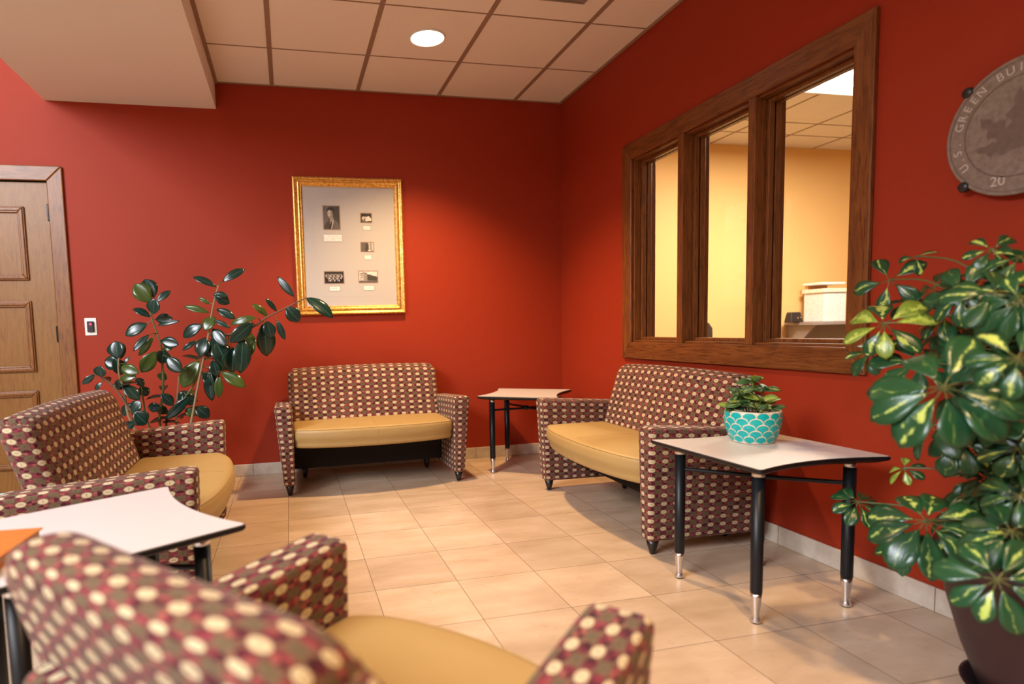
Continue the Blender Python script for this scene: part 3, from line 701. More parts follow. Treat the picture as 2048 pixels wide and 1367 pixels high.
for rect in ((0.259, 0.409, 0.43, 0.463), (0.624, 0.344, 0.696, 0.377), (0.625, 0.558, 0.695, 0.595), (0.292, 0.788, 0.394, 0.824), (0.609, 0.786, 0.711, 0.823)):
    x0, x1, z0, z1 = pr(*rect); bm = bmesh.new(); b = 0.0022
    box(bm, x0, x1, -0.0092, -0.008, z0, z1, 0); box(bm, x0+b, x1-b, -0.0096, -0.0092, z0+b, z1-b, 1)
    rows = 3 if rect[0] < 0.27 else 1; random.seed(int(rect[0]*1000))
    for r_ in range(rows):
        zz = z0+(z1-z0)*(0.72-0.22*r_ if rows == 3 else 0.5); x = x0+(x1-x0)*(0.25+0.08*(r_ == 2)*2)
        while x < x0+(x1-x0)*(0.75-0.16*(r_ == 2)):
            w_ = random.uniform(0.002, 0.006); box(bm, x, x+w_, -0.0098, -0.0096, zz-0.0012, zz+0.0012, 2); x += w_+0.0015
    obj('caption_card', bm, [M_BRN, M_PLASTIC_W, M_INK], pf)
obj('picture_glass', boxes((-PW/2+0.062, PW/2-0.062, -0.0135, -0.0120, 0.062, PH-0.062)), M_GLASS, pf)

# ------------------------------------------------------------------ round wall plaque
pq = empty('round_plaque', (0, -3.125, 1.59), 0, 'round clear glass plaque with ring of lettering on black standoffs, right wall', 'plaque')
def disc(bm, r, x0, x1, seg=72):
    a = [bm.verts.new((x0, r*math.cos(2*PI*k/seg), r*math.sin(2*PI*k/seg))) for k in range(seg)]
    b = [bm.verts.new((x1, r*math.cos(2*PI*k/seg), r*math.sin(2*PI*k/seg))) for k in range(seg)]
    bm.faces.new(a); bm.faces.new(b[::-1])
    for k in range(seg): bm.faces.new([a[k], b[k], b[(k+1) % seg], a[(k+1) % seg]])
t = NT('etched_glass'); p = t.coord(); n_ = t.noise(p, 60, 4, 0.6)
t.col(t.ramp(n_, [(0.3, (0.23, 0.19, 0.155)), (0.7, (0.33, 0.28, 0.235))])); t.set(Roughness=0.18); t.b.inputs['Transmission Weight'].default_value = 0.25; t.bump(n_, 0.2, 0.001); M_ETCH = t.m
bm = bmesh.new(); disc(bm, 0.2, -0.045, -0.033); bevel(obj('glass_disc', bm, M_ETCH, pq), 0.004, 3)
M_ETL = plain('etched_light', (0.50, 0.44, 0.39), 0.5); M_ETD = plain('etched_dark', (0.14, 0.10, 0.08), 0.5)
bm = bmesh.new()
def ringx(bm, r0, r1, x0, x1, seg=72):
    for k in range(seg):
        a, b = 2*PI*k/seg, 2*PI*(k+1)/seg
        P = lambda r, t_, x: (x, r*math.cos(t_), r*math.sin(t_))
        q = [bm.verts.new(P(r0, a, x0)), bm.verts.new(P(r1, a, x0)), bm.verts.new(P(r1, b, x0)), bm.verts.new(P(r0, b, x0))]
        bm.faces.new(q)
bm.free()
for ra, rb in ((0.142, 0.146), (0.187, 0.189)):
    bm = bmesh.new(); ringx(bm, ra, rb, -0.0456, 0); bmesh.ops.remove_doubles(bm, verts=bm.verts, dist=1e-5); bmesh.ops.solidify(bm, geom=bm.faces[:], thickness=0.0005)
    obj('etched_ring', bm, M_ETD, pq)
bm = bmesh.new()
def leafshape(bm, cy, cz, ang, L, W_):
    n = 22; pts = []
    for k in range(n):
        s = k/(n-1); pts.append((s*L, W_*math.sin(PI*s**0.8)*(0.72+0.28*math.cos(s*PI*7))))
    pl = pts+[(a, -b) for a, b in reversed(pts[1:-1])]
    ca, sa = math.cos(ang), math.sin(ang)
    poly = [(cy+a*ca-b*sa, cz+a*sa+b*ca) for a, b in pl]
    lx_ = -0.0458-0.0002*len(bm.faces)/40
    vs = [bm.verts.new((lx_, a, b)) for a, b in poly]
    c0 = bm.verts.new((lx_, cy+0.5*L*ca, cz+0.5*L*sa))
    for k in range(len(vs)): bm.faces.new([vs[k], vs[(k+1) % len(vs)], c0])
leafshape(bm, 0.0, -0.055, 2.35, 0.15, 0.035); leafshape(bm, 0.0, -0.05, 1.57, 0.16, 0.038); leafshape(bm, 0.0, -0.055, 0.8, 0.15, 0.035); leafshape(bm, 0.0, -0.06, 0.15, 0.12, 0.025); leafshape(bm, 0.0, -0.06, 3.0, 0.12, 0.025)
obj('etched_leaves', bm, M_ETD, pq)
def text_mesh(bm, s, size, place, m=0):
    cu = bpy.data.curves.new('txt', 'FONT'); cu.body = s; cu.size = size; cu.align_x = 'CENTER'; cu.align_y = 'CENTER'; cu.extrude = 0.0003
    o = bpy.data.objects.new('txt', cu); C.objects.link(o)
    dg = bpy.context.evaluated_depsgraph_get(); me = o.evaluated_get(dg).to_mesh()
    vs = [bm.verts.new(place(v.co)) for v in me.vertices]
    for pz in me.polygons:
        try: fc = bm.faces.new([vs[i] for i in pz.vertices]); fc.material_index = m
        except ValueError: pass
    o.evaluated_get(dg).to_mesh_clear(); bpy.data.objects.remove(o); bpy.data.curves.remove(cu)
bm = bmesh.new()
S_ = 'U.S. GREEN BUILDING COUNCIL'; n = len(S_)
for k, chh in enumerate(S_):
    if chh == ' ':
        obj('lettering', bm, M_ETL, pq); bm = bmesh.new(); continue
    # viewed from the room the plaque's left is +y; angle runs clockwise from lower left over the top
    a = math.radians(212-244*k/(n-1)); R_ = 0.1655
    cy, cz = -R_*math.cos(a), R_*math.sin(a); rot = a-PI/2
    def place(co, cy=cy, cz=cz, rot=rot):
        lx, lz = co.x*math.cos(rot)-co.y*math.sin(rot), co.x*math.sin(rot)+co.y*math.cos(rot)
        return (-0.0458-co.z, cy-lx, cz+lz)
    text_mesh(bm, chh, 0.034, place)
obj('lettering', bm, M_ETL, pq); bm = bmesh.new()
text_mesh(bm, '20', 0.042, lambda co: (-0.0458-co.z, 0.047-co.x, -0.152+co.y))
obj('lettering', bm, M_ETL, pq)
for sy, sz in ((1, 1), (1, -1), (-1, 1), (-1, -1)):
    bm = bmesh.new(); cy, cz = sy*0.143, sz*0.146
    prof_ = [(0, 0.0), (0.008, 0.0), (0.008, 0.030), (0.016, 0.032), (0.017, 0.044), (0.013, 0.050), (0, 0.051)]
    rings = lathe(bm, prof_, 20)
    bmesh.ops.transform(bm, matrix=Matrix.Translation((0, cy, cz)) @ Matrix.Rotation(-PI/2, 4, 'Y'), verts=bm.verts)
    obj('standoff', bm, M_BLACKP, pq, True)
# ------------------------------------------------------------------ plants
def leaf_mat(name, dark, light, rough=0.22, vari=0.0, vcol=(0.42, 0.55, 0.13), trans=0.05):
    t = NT(name); uv = t.coord('UV'); s = t.sep(uv); p = t.coord('Object')
    at_ = t.n('ShaderNodeAttribute', attribute_name='tone'); tone = at_.outputs['Fac']
    across = t.math('ABSOLUTE', t.math('SUBTRACT', s[1], 0.5))         # 0 midrib, .5 margin
    n1 = t.noise(p, 9, 3); n2 = t.noise(p, 38, 3, 0.7)
    base = t.mix(n1, dark, light)
    if vari:
        across = t.math('ABSOLUTE', t.math('ADD', t.math('SUBTRACT', s[1], 0.5), t.math('MULTIPLY', t.math('SUBTRACT', t.noise(p, 14, 2), 0.5), 1.1)))
        wid = t.math('MULTIPLY', t.math('MULTIPLY_ADD', tone, 0.44, -0.01), t.math('MULTIPLY_ADD', n2, 3.6, -1.25))
        f = t.math('MULTIPLY', t.math('SUBTRACT', wid, across), 9.0); cl = t.n('ShaderNodeClamp'); t.l(f, cl.inputs[0])
        base = t.mix(t.math('MULTIPLY', cl.outputs[0], t.math('GREATER_THAN', 0.92, s[0])), base, vcol)
        base = t.mix(t.math('MULTIPLY', t.math('GREATER_THAN', tone, 0.9), 0.5), base, (0.30, 0.42, 0.04))
    else:
        mid = t.math('LESS_THAN', across, 0.018)
        base = t.mix(mid, base, tuple(min(1, x*2.5+0.02) for x in light))
        base = t.mix(t.math('MULTIPLY', t.math('GREATER_THAN', tone, 0.8), 0.6), base, (0.07, 0.11, 0.01))
    t.col(base); t.set(Roughness=rough)
    vein = t.math('SINE', t.math('MULTIPLY', t.math('ADD', s[0], across), 70.0)); t.bump(vein, 0.06, 0.002)
    return t.m
M_RUB = leaf_mat('rubber_leaf', (0.004, 0.018, 0.014), (0.008, 0.038, 0.028), 0.2)
M_SCH = leaf_mat('schefflera_leaf', (0.006, 0.038, 0.016), (0.016, 0.085, 0.030), 0.28, 1.0)
M_STEM = plain('pale_stem', (0.26, 0.20, 0.11), 0.6); M_STEMG = plain('green_stem', (0.09, 0.10, 0.03), 0.5)
M_STEMD = plain('brown_stem', (0.13, 0.07, 0.04), 0.6)
def add_leaf(bm, uvl, tl, P0, P1, w, nrm, tone=0.0, nl=9, nw=4, droop=0.12, fold=0.25, tip=1.0, widest=0.5):
    P0, P1 = Vector(P0), Vector(P1); ax = P1-P0; L = ax.length; ax.normalize()
    nrm = Vector(nrm); nrm = nrm-ax*nrm.dot(ax)
    if nrm.length < 1e-3: nrm = Vector((0, -1, 0.3))-ax*Vector((0, -1, 0.3)).dot(ax)
    nrm.normalize(); side = ax.cross(nrm)
    rows = []
    for i in range(nl+1):
        s = i/nl
        sh = (max(0.0, math.sin(PI*s**(math.log(0.5)/math.log(widest))))**0.72) if 0 < s < 1 else 0.0
        hw = w/2*sh; c = P0+ax*L*s+nrm*(droop*L*(4*s*(1-s)))
        row = []
        for j in range(nw+1):
            t_ = j/nw*2-1
            row.append((c+side*hw*t_+nrm*(abs(t_)*hw*fold), (s, j/nw)))
        rows.append(row)
    V = [[None]*(nw+1) for _ in rows]
    for i, row in enumerate(rows):
        if i in (0, nl):
            v = bm.verts.new(row[nw//2][0])
            for j in range(nw+1): V[i][j] = v
        else:
            for j in range(nw+1): V[i][j] = bm.verts.new(row[j][0])
    for i in range(nl):
        for j in range(nw):
            vs, us = [], []
            for (a, b) in ((i, j), (i+1, j), (i+1, j+1), (i, j+1)):
                if V[a][b] not in vs: vs.append(V[a][b]); us.append(rows[a][b][1])
            if len(vs) < 3: continue
            fc = bm.faces.new(vs); fc.smooth = True
            for l, u in zip(fc.loops, us): l[uvl].uv = u; l[tl] = (tone, tone, tone, 1)
def leaf_bm():
    bm = bmesh.new(); uvl = bm.loops.layers.uv.new('UVMap'); tl = bm.loops.layers.float_color.new('tone')
    return bm, uvl, tl
def leaf_obj(name, bm, m, parent):
    me = bpy.data.meshes.new(name); bm.to_mesh(me); bm.free(); me.materials.append(m); me.materials.append(M_STEMG)
    o = bpy.data.objects.new(name, me); C.objects.link(o); o.parent = parent
    so = o.modifiers.new('thickness', 'SOLIDIFY'); so.thickness = 0.0009; so.material_offset = 0
    return o
RUB_STEMS=[[[-2.992,-0.52,0.497],[-2.962,-0.513,0.691],[-2.957,-0.506,0.873],[-2.959,-0.499,0.988],[-2.992,-0.491,1.104],[-3.011,-0.484,1.187],[-3.016,-0.477,1.253]],[[-2.787,-0.6,0.526],[-2.745,-0.608,0.706],[-2.699,-0.617,0.884],[-2.658,-0.625,1.046],[-2.626,-0.633,1.198],[-2.583,-0.642,1.341]],[[-2.661,-0.6,1.046],[-2.544,-0.608,1.038],[-2.382,-0.617,1.087],[-2.316,-0.625,1.135],[-2.2,-0.633,1.19],[-2.068,-0.642,1.253]],[[-2.905,-0.45,0.529],[-2.878,-0.425,0.789]],[[-3.131,-0.62,0.517],[-3.156,-0.632,0.72],[-3.175,-0.645,0.825],[-3.168,-0.657,0.916]],[[-3.054,-0.55,0.502],[-3.068,-0.567,0.652],[-3.07,-0.583,0.736]],[[-3.107,-0.66,0.577],[-3.195,-0.672,0.742],[-3.262,-0.685,0.812],[-3.289,-0.697,0.832]],[[-2.961,-0.48,0.494],[-2.852,-0.468,0.63],[-2.767,-0.455,0.761],[-2.742,-0.442,0.878]]]
RUB_LEAVES=[[-3.002,-0.511,1.251,-3.087,-0.502,1.366,0.084,-3.007,-0.52,1.25],[-2.981,-0.493,1.28,-3.036,-0.47,1.396,0.08,-3.007,-0.52,1.25],[-2.97,-0.499,1.255,-2.885,-0.48,1.323,0.035,-3.007,-0.52,1.25],[-2.974,-0.577,1.175,-2.962,-0.586,1.27,0.07,-3.0,-0.52,1.169],[-3.013,-0.476,1.161,-3.114,-0.475,1.215,0.04,-3.0,-0.52,1.169],[-2.984,-0.481,1.145,-2.877,-0.513,1.15,0.053,-2.993,-0.52,1.137],[-2.965,-0.528,1.107,-2.828,-0.56,1.132,0.022,-2.986,-0.52,1.104],[-3.024,-0.52,1.12,-3.154,-0.526,1.048,0.062,-2.993,-0.52,1.137],[-3.007,-0.579,1.052,-3.095,-0.612,0.955,0.035,-2.973,-0.52,1.058],[-2.988,-0.549,1.039,-3.087,-0.525,0.924,0.035,-2.973,-0.52,1.058],[-2.958,-0.496,1.013,-2.85,-0.526,0.985,0.058,-2.961,-0.52,1.012],[-2.954,-0.492,0.963,-2.889,-0.511,0.96,0.027,-2.955,-0.52,0.966],[-2.939,-0.512,0.955,-2.958,-0.538,0.87,0.075,-2.955,-0.52,0.966],[-2.976,-0.58,0.95,-3.071,-0.559,0.823,0.07,-2.954,-0.52,0.943],[-2.918,-0.557,0.911,-2.83,-0.589,0.815,0.066,-2.954,-0.52,0.92],[-2.955,-0.472,0.817,-2.972,-0.464,0.758,0.054,-2.955,-0.52,0.837],[-3.172,-0.648,0.92,-3.185,-0.629,1.02,0.085,-3.177,-0.62,0.915],[-3.165,-0.621,0.91,-3.143,-0.618,1.004,0.03,-3.177,-0.62,0.915],[-3.136,-0.657,0.879,-3.11,-0.648,0.925,0.019,-3.179,-0.62,0.878],[-3.172,-0.604,0.87,-3.264,-0.584,0.906,0.069,-3.179,-0.62,0.878],[-3.174,-0.582,0.813,-3.209,-0.604,0.915,0.065,-3.177,-0.62,0.803],[-3.163,-0.64,0.864,-3.056,-0.672,0.826,0.056,-3.18,-0.62,0.86],[-3.253,-0.704,0.813,-3.251,-0.727,0.88,0.063,-3.269,-0.66,0.811],[-3.292,-0.687,0.829,-3.364,-0.689,0.774,0.03,-3.3,-0.66,0.83],[-3.247,-0.72,0.783,-3.289,-0.718,0.735,0.025,-3.255,-0.66,0.797],[-3.174,-0.643,0.789,-3.074,-0.663,0.806,0.038,-3.173,-0.62,0.782],[-3.207,-0.59,0.783,-3.172,-0.596,0.726,0.052,-3.173,-0.62,0.782],[-3.154,-0.645,0.753,-3.066,-0.657,0.662,0.06,-3.164,-0.62,0.74],[-3.109,-0.532,0.786,-3.062,-0.556,0.733,0.04,-3.078,-0.55,0.733],[-3.096,-0.503,0.73,-3.048,-0.529,0.672,0.053,-3.078,-0.55,0.733],[-3.126,-0.598,0.635,-3.185,-0.586,0.564,0.052,-3.148,-0.62,0.638],[-3.085,-0.718,0.599,-3.026,-0.709,0.523,0.08,-3.107,-0.66,0.577],[-3.109,-0.68,0.596,-3.053,-0.683,0.656,0.059,-3.107,-0.66,0.577],[-3.098,-0.679,0.531,-3.152,-0.704,0.503,0.042,-3.131,-0.62,0.517],[-2.965,-0.56,0.687,-2.9,-0.541,0.607,0.052,-2.961,-0.52,0.692],[-2.971,-0.558,0.597,-3.047,-0.553,0.609,0.048,-2.979,-0.52,0.575],[-3.017,-0.478,0.606,-2.953,-0.462,0.55,0.045,-2.973,-0.52,0.614],[-2.963,-0.502,0.514,-2.797,-0.537,0.66,0.049,-2.961,-0.48,0.494],[-2.887,-0.452,0.63,-2.817,-0.446,0.677,0.054,-2.892,-0.45,0.634],[-2.594,-0.648,1.329,-2.729,-0.638,1.392,0.038,-2.587,-0.6,1.345],[-2.565,-0.572,1.367,-2.424,-0.552,1.446,0.044,-2.587,-0.6,1.345],[-2.611,-0.656,1.285,-2.523,-0.636,1.228,0.051,-2.604,-0.6,1.287],[-2.615,-0.65,1.284,-2.526,-0.666,1.271,0.034,-2.604,-0.6,1.287],[-2.644,-0.593,1.229,-2.709,-0.58,1.271,0.022,-2.621,-0.6,1.229],[-2.647,-0.623,1.176,-2.796,-0.596,1.217,0.034,-2.636,-0.6,1.169],[-2.606,-0.6,1.199,-2.494,-0.625,1.135,0.043,-2.63,-0.6,1.2],[-2.614,-0.625,1.15,-2.676,-0.653,1.066,0.064,-2.636,-0.6,1.169],[-2.62,-0.651,1.129,-2.523,-0.683,1.078,0.026,-2.642,-0.6,1.138],[-2.691,-0.584,1.104,-2.817,-0.554,1.031,0.061,-2.649,-0.6,1.107],[-2.631,-0.642,1.077,-2.551,-0.688,0.971,0.064,-2.655,-0.6,1.077],[-2.74,-0.551,1.007,-2.827,-0.558,0.948,0.026,-2.677,-0.6,0.981],[-2.676,-0.615,1.026,-2.713,-0.643,0.91,0.071,-2.669,-0.6,1.013],[-2.738,-0.475,0.88,-2.858,-0.453,0.71,0.085,-2.737,-0.48,0.88],[-2.667,-0.61,0.981,-2.663,-0.62,0.899,0.056,-2.677,-0.6,0.981],[-2.366,-0.654,1.14,-2.527,-0.627,1.103,0.038,-2.343,-0.6,1.116],[-2.387,-0.656,1.111,-2.532,-0.672,0.99,0.068,-2.383,-0.6,1.088],[-2.403,-0.568,1.043,-2.432,-0.613,0.886,0.074,-2.416,-0.6,1.078],[-2.327,-0.58,1.111,-2.322,-0.542,0.892,0.097,-2.33,-0.6,1.126],[-2.31,-0.591,1.119,-2.283,-0.581,1.01,0.065,-2.317,-0.6,1.136],[-2.455,-0.648,1.016,-2.48,-0.674,0.797,0.085,-2.48,-0.6,1.058],[-2.521,-0.644,0.96,-2.531,-0.625,0.804,0.12,-2.544,-0.6,1.038],[-2.622,-0.628,0.996,-2.558,-0.644,0.856,0.103,-2.615,-0.6,1.043],[-2.581,-0.55,1.043,-2.644,-0.534,0.929,0.079,-2.568,-0.6,1.04],[-2.556,-0.553,0.91,-2.615,-0.564,0.812,0.079,-2.544,-0.6,1.038],[-2.244,-0.606,1.126,-2.2,-0.599,0.995,0.035,-2.27,-0.6,1.158],[-2.3,-0.607,1.145,-2.392,-0.632,1.225,0.035,-2.294,-0.6,1.147],[-2.242,-0.616,1.175,-2.309,-0.646,1.257,0.026,-2.247,-0.6,1.169],[-2.132,-0.619,1.264,-2.228,-0.586,1.396,0.039,-2.12,-0.6,1.23],[-2.184,-0.554,1.205,-2.105,-0.555,1.111,0.074,-2.174,-0.6,1.204],[-2.058,-0.605,1.259,-1.895,-0.641,1.125,0.069,-2.066,-0.6,1.256],[-2.591,-0.65,0.808,-2.452,-0.686,0.711,0.06,-2.71,-0.6,0.848],[-2.669,-0.574,0.823,-2.667,-0.548,0.621,0.057,-2.71,-0.6,0.848],[-2.61,-0.62,0.791,-2.619,-0.608,0.646,0.043,-2.719,-0.6,0.812],[-2.717,-0.575,0.801,-2.634,-0.571,0.739,0.074,-2.719,-0.6,0.812],[-2.765,-0.587,0.597,-2.688,-0.579,0.521,0.065,-2.77,-0.6,0.597],[-2.842,-0.5,0.574,-2.774,-0.497,0.536,0.053,-2.872,-0.48,0.604],[-2.643,-0.629,0.883,-2.617,-0.638,0.784,0.06,-2.701,-0.6,0.884],[-2.852,-0.455,0.68,-2.801,-0.452,0.592,0.063,-2.833,-0.48,0.658]]
SCH=[[-0.383,-3.3,1.205,0.062,6,0.5],[-0.381,-3.36,1.178,0.078,6,0.6],[-0.311,-3.05,1.217,0.052,3,0.7],[-0.349,-3.0,1.15,0.096,5,0.55],[-0.304,-3.1,1.123,0.086,7,0.1],[-0.592,-3.45,1.085,0.092,8,0.3],[-0.373,-3.25,1.128,0.084,7,0.2],[-0.507,-3.12,1.018,0.104,8,1.0],[-0.403,-3.2,1.039,0.081,7,1.0],[-0.462,-3.05,0.937,0.078,7,0.5],[-0.799,-3.5,0.882,0.128,9,0.35],[-0.479,-3.2,0.911,0.097,7,0.15],[-0.782,-3.62,0.949,0.079,8,0.8],[-0.408,-3.3,0.949,0.105,8,0.05],[-0.207,-3.1,1.005,0.113,7,0.05],[-0.389,-3.1,0.582,0.051,6,1.0],[-0.326,-3.25,0.671,0.083,7,0.4],[-0.381,-2.95,0.435,0.079,8,0.35],[-0.564,-3.3,0.5,0.129,9,0.35],[-0.24,-3.2,0.548,0.099,8,0.2],[-0.475,-3.35,0.46,0.085,7,0.5],[-0.662,-3.55,0.565,0.096,8,0.3],[-0.772,-3.6,0.489,0.095,8,0.45],[-0.378,-3.35,0.775,0.103,8,0.0],[-0.418,-3.4,0.702,0.075,7,0.6],[-0.434,-3.15,0.365,0.074,5,0.6],[-0.43,-3.2,0.729,0.098,6,0.1],[-0.594,-3.5,1.065,0.078,8,0.3],[-0.152,-3.1,0.429,0.094,7,0.1],[-0.562,-3.5,0.621,0.08,8,0.2],[-0.244,-3.0,1.086,0.087,6,0.1]]

RB = Vector((-2.90, -0.58, 0))
rp = empty('rubber_plant', RB, 0, 'tall rubber plant with dark glossy leaves behind the left loveseat', 'plant')
bm = bmesh.new(); lathe(bm, [(0, 0), (0.13, 0), (0.135, 0.01), (0.175, 0.27), (0.185, 0.27), (0.185, 0.30), (0.165, 0.30), (0.158, 0.255), (0, 0.255)], 40); obj('pot', bm, plain('brown_planter', (0.09, 0.05, 0.035), 0.5), rp, True)
bm = bmesh.new(); lathe(bm, [(0, 0.2555), (0.157, 0.2555), (0.158, 0.262), (0.08, 0.27), (0, 0.272)], 30); obj('soil', bm, M_SOIL, rp)
random.seed(11)
for k, s in enumerate(RUB_STEMS):
    pts = [Vector(p)-RB for p in s]
    if k != 2 and k != 6: pts = [Vector((max(-0.1, min(0.1, pts[0].x*0.4)), max(-0.1, min(0.1, pts[0].y*0.4)), 0.26))]+pts
    pp = smoothpath(pts, 4); n = len(pp); bm = bmesh.new()
    tube(bm, pp, [0.0085*(1-0.55*i/n) for i in range(n)], 8)
    obj('stem', bm, M_STEM if k in (1, 3, 4) else (M_STEMD if k in (2, 6) else M_STEMG), rp, True)
bm, uvl, tl = leaf_bm(); pet = bm
CAMP = Vector((-2.18, -4.5, 1.04))
for k, l in enumerate(RUB_LEAVES):
    P0, P1, w_, SP = Vector(l[0:3])-RB, Vector(l[3:6])-RB, l[6], Vector(l[7:10])-RB
    nr = Vector((random.uniform(-.4, .6), -1.0, random.uniform(0.0, 0.5)))
    add_leaf(bm, uvl, tl, P0, P1, w_*1.3, nr, random.random(), 10, 4, random.uniform(0.02, 0.10), 0.16, 1, 0.52)
    mid = (SP+P0)/2+Vector((0, 0, 0.006)); tube(pet, [SP, mid, P0+(P1-P0)*0.03], [0.003, 0.0024, 0.002], 5, 1)
for k in range(26):      # leaves on the far side of the plant and low down behind the arm
    s = random.choice(RUB_STEMS); P = Vector(random.choice(s))-RB; a = random.uniform(0, PI)
    if P.z > 1.0: continue
    Dn = Vector((math.cos(a), math.sin(a)*0.9, random.uniform(-.3, .4))).normalized(); P1 = P+Dn*random.uniform(0.10, 0.15)
    if P1.y+RB.y > -0.06: P1.y = -0.06-RB.y
    add_leaf(bm, uvl, tl, P+Dn*0.015, P1, 0.055, (0, -0.3, 1), random.random(), 8, 4, 0.08, 0.2)
leaf_obj('foliage', bm, M_RUB, rp)

SB = Vector((-0.272, -3.42, 0))
sp_ = empty('umbrella_plant', SB, 0, 'large variegated umbrella plant in a dark floor pot at right', 'plant')
bm = bmesh.new(); lathe(bm, [(0, 0.012), (0.135, 0.012), (0.145, 0.02), (0.19, 0.14), (0.225, 0.27), (0.238, 0.36), (0.252, 0.365), (0.255, 0.41), (0.235, 0.415), (0.225, 0.37), (0, 0.37)], 56); obj('pot', bm, plain('dark_maroon_pot', (0.028, 0.010, 0.014), 0.45), sp_, True)
bm = bmesh.new(); lathe(bm, [(0, 0), (0.15, 0), (0.185, 0.035), (0.188, 0.042), (0.178, 0.042), (0.148, 0.011), (0, 0.011)], 48); obj('saucer', bm, plain('black_saucer', (0.01, 0.008, 0.010), 0.4), sp_, True)
bm = bmesh.new(); lathe(bm, [(0, 0.371), (0.22, 0.371), (0.222, 0.38), (0.1, 0.39), (0, 0.392)], 36); obj('soil', bm, M_SOIL, sp_)
random.seed(21)
trunks = []
for k in range(5):
    a = 2*PI*k/5; b0 = Vector((0.06*math.cos(a), 0.06*math.sin(a), 0.38)); b1 = Vector((0.10*math.cos(a+.5)-0.04, 0.12*math.sin(a+.5), 0.75)); b2 = Vector((0.09*math.cos(a+.9)-0.09, 0.15*math.sin(a+.9)+.03, 1.10))
    pp = smoothpath([b0, b1, b2], 6); trunks += pp; bm = bmesh.new(); tube(bm, pp, [0.011*(1-0.5*i/len(pp)) for i in range(len(pp))], 8); obj('stem', bm, M_STEMD, sp_, True)
bm, uvl, tl = leaf_bm(); pet = bm
CL = list(SCH)
for k in range(52):
    a = random.uniform(0, 2*PI); rr = random.uniform(0.03, 0.21); z = random.uniform(0.42, 1.12)
    CL.append([SB.x+rr*math.cos(a)*0.9-0.02, SB.y+0.03+rr*math.sin(a), z, random.uniform(0.075, 0.1), 7, random.choice((0, 0.1, 0.3, 0.5))])
for cx, cy, cz, R_, nn, tone in CL:
    c0 = Vector((cx, cy, cz))-SB
    tc = min(trunks, key=lambda q: (q-c0+Vector((0, 0, 0.12))).length)
    outd = (c0-Vector((tc.x, tc.y, c0.z))); outd = outd.normalized() if outd.length > 1e-3 else Vector((0, 0, 1))
    toc = (CAMP-SB-c0).normalized()
    axis = (outd*0.35+Vector((0, 0, 0.55))+toc*0.75+Vector((random.uniform(-.4, .4), random.uniform(-.4, .4), random.uniform(-.2, .2)))).normalized()
    a_ = axis.cross(Vector((0, 0, 1))).normalized(); b_ = axis.cross(a_)
    mid = (tc+c0)/2+Vector((0, 0, 0.03)); tube(pet, smoothpath([tc, mid, c0], 4), 0.0026, 5, 1)
    ph = random.uniform(0, 2*PI)
    for k in range(nn):
        t_ = ph+2*PI*k/nn+random.uniform(-.12, .12); d_ = a_*math.cos(t_)+b_*math.sin(t_)
        ln = R_*random.uniform(0.85, 1.12)*(1.0)
        dr = (d_*1.0-axis*random.uniform(0.1, 0.45)+Vector((0, 0, -0.22))).normalized()
        s0 = c0+dr*R_*0.22; e0 = c0+dr*(R_*0.22+ln*0.92)
        if e0.x+SB.x > -0.03: e0.x = -0.03-SB.x
        if s0.x+SB.x > -0.03: s0.x = -0.03-SB.x
        tube(pet, [c0, s0], 0.0016, 4, 1)
        nax = (axis+Vector((random.uniform(-.35, .35), random.uniform(-.35, .35), random.uniform(-.2, .3)))).normalized()
        add_leaf(bm, uvl, tl, s0, e0, ln*random.uniform(0.46, 0.58), nax, min(1.0, max(0.0, tone*random.uniform(0.2, 1.5))), 8, 4, random.uniform(0.03, 0.12), 0.18, 1, 0.63)
leaf_obj('foliage', bm, M_SCH, sp_)

# turquoise pot with small plant
PB = Vector((-0.405, -2.515, 0.5605))
pp_ = empty('potted_plant', PB, 0, 'small leafy plant in a turquoise scale-patterned pot on the side table', 'plant')
prof = [(0, 0), (0.073, 0), (0.077, 0.004), (0.089, 0.03), (0.099, 0.065), (0.1025, 0.095), (0.100, 0.118), (0.0985, 0.126), (0.0955, 0.127), (0.093, 0.12), (0.091, 0.10), (0, 0.10)]
bm = bmesh.new(); lathe(bm, prof, 64)
M_CREAM = plain('cream_glaze', (0.72, 0.66, 0.52), 0.25); M_TEAL = plain('turquoise_glaze', (0.005, 0.42, 0.42), 0.22)
pot = obj('pot', bm, M_CREAM, pp_, True)
def rad(z):
    for (r0, z0), (r1, z1) in zip(prof[1:8], prof[2:9]):
        if z0 <= z <= z1: return r0+(r1-r0)*(z-z0)/(z1-z0+1e-9)
    return prof[8][0]
bm = bmesh.new(); NS = 13; RH = 0.0235; RR = 0.021
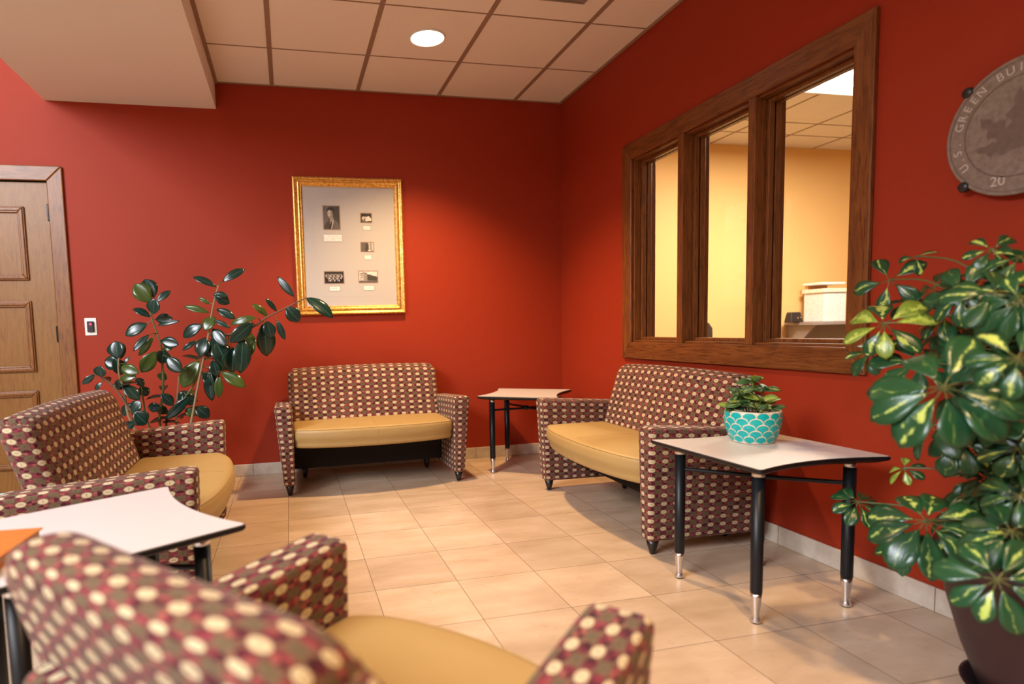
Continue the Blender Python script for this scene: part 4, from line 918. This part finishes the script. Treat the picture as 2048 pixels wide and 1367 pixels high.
for row in range(5):
    zc = 0.010+RH*row
    for k in range(NS):
        th = 2*PI*(k+0.5*(row % 2))/NS; rr0 = 0.094
        # fan: arc on top, two concave arcs below
        arc = []; sx = PI*rr0/NS; wdt = sx*0.90; bt = RR*0.82
        for q in range(13):
            a = PI*q/12; arc.append((wdt*math.cos(a), 0.003+bt*math.sin(a)))
        def low(u): return -RH+0.0055+(bt+0.002)*math.sqrt(max(0.0, 1-((sx-abs(u))/(sx*1.0))**2))
        for q in range(1, 7): u = -wdt*(1-q/7); arc.append((u, min(0.003, low(u))))
        arc.append((0, low(0.0)))
        for q in range(1, 7): u = wdt*q/7; arc.append((u, min(0.003, low(u))))
        def S(u, v):
            z = min(0.1225, max(0.0045, zc+v)); r = rad(z)+0.0007; tt = th+u/rr0*(1.0); return (r*math.cos(tt), r*math.sin(tt), z)
        lv = []
        for s in (1.0, 0.6, 0.25): lv.append([bm.verts.new(S(u*s, 0.003+(v-0.003)*s)) for u, v in arc])
        c_ = bm.verts.new(S(0, 0.003)); n = len(arc)
        for A1, B1 in zip(lv, lv[1:]):
            for q in range(n): bm.faces.new([A1[q], A1[(q+1) % n], B1[(q+1) % n], B1[q]])
        for q in range(n): bm.faces.new([lv[-1][q], lv[-1][(q+1) % n], c_])
obj('scale_pattern', bm, M_TEAL, pot)
bm = bmesh.new(); lathe(bm, [(0, 0.1003), (0.0905, 0.1003), (0.090, 0.106), (0.04, 0.112), (0, 0.113)], 30); obj('soil', bm, M_SOIL, pp_)
random.seed(8); bm, uvl, tl = leaf_bm(); pet = bmesh.new()
heads = [(-0.005, 0.0, 0.235), (-0.06, 0.0, 0.19), (0.03, -0.02, 0.20), (0.055, 0.01, 0.155), (-0.07, -0.02, 0.15), (0.0, -0.04, 0.165), (0.0, 0.04, 0.19), (-0.03, -0.05, 0.135), (0.04, -0.05, 0.13), (-0.075, 0.02, 0.13), (0.07, 0.03, 0.14), (-0.03, 0.02, 0.17), (0.02, 0.05, 0.14)]
for hd in heads:
    hv = Vector(hd); tube(pet, smoothpath([(hv.x*0.4, hv.y*0.4, 0.108), (hv.x*0.7, hv.y*0.7, hv.z*0.8), hv], 3), 0.002, 5)
    for k in range(7):
        a = 2*PI*k/7+random.uniform(-.3, .3); dn = Vector((math.cos(a), math.sin(a), random.uniform(-0.25, 0.5))).normalized(); ln = random.uniform(0.04, 0.065)
        add_leaf(bm, uvl, tl, hv, hv+dn*ln, ln*0.5, (0, -0.8, 0.7), random.choice((0.1, 0.4, 0.95, 0.6)), 6, 4, 0.12, 0.25)
for (a0, a1, w_) in (((0.0, 0, 0.20), (0.075, -0.01, 0.205), 0.022), ((0.0, 0, 0.205), (-0.055, 0.0, 0.215), 0.02), ((0.03, -0.02, 0.14), (0.105, -0.03, 0.165), 0.018), ((-0.04, 0, 0.15), (-0.115, -0.01, 0.16), 0.022), ((-0.01, 0.0, 0.2), (-0.01, 0.0, 0.262), 0.016)):
    add_leaf(bm, uvl, tl, a0, a1, w_, (0, -0.5, 1), 0.95, 8, 4, 0.10, 0.3)
leaf_obj('foliage', bm, leaf_mat('small_plant_leaf', (0.015, 0.055, 0.012), (0.05, 0.14, 0.035), 0.6, 1.0, (0.36, 0.40, 0.10)), pp_); obj('stem', pet, M_STEMG, pp_, True)
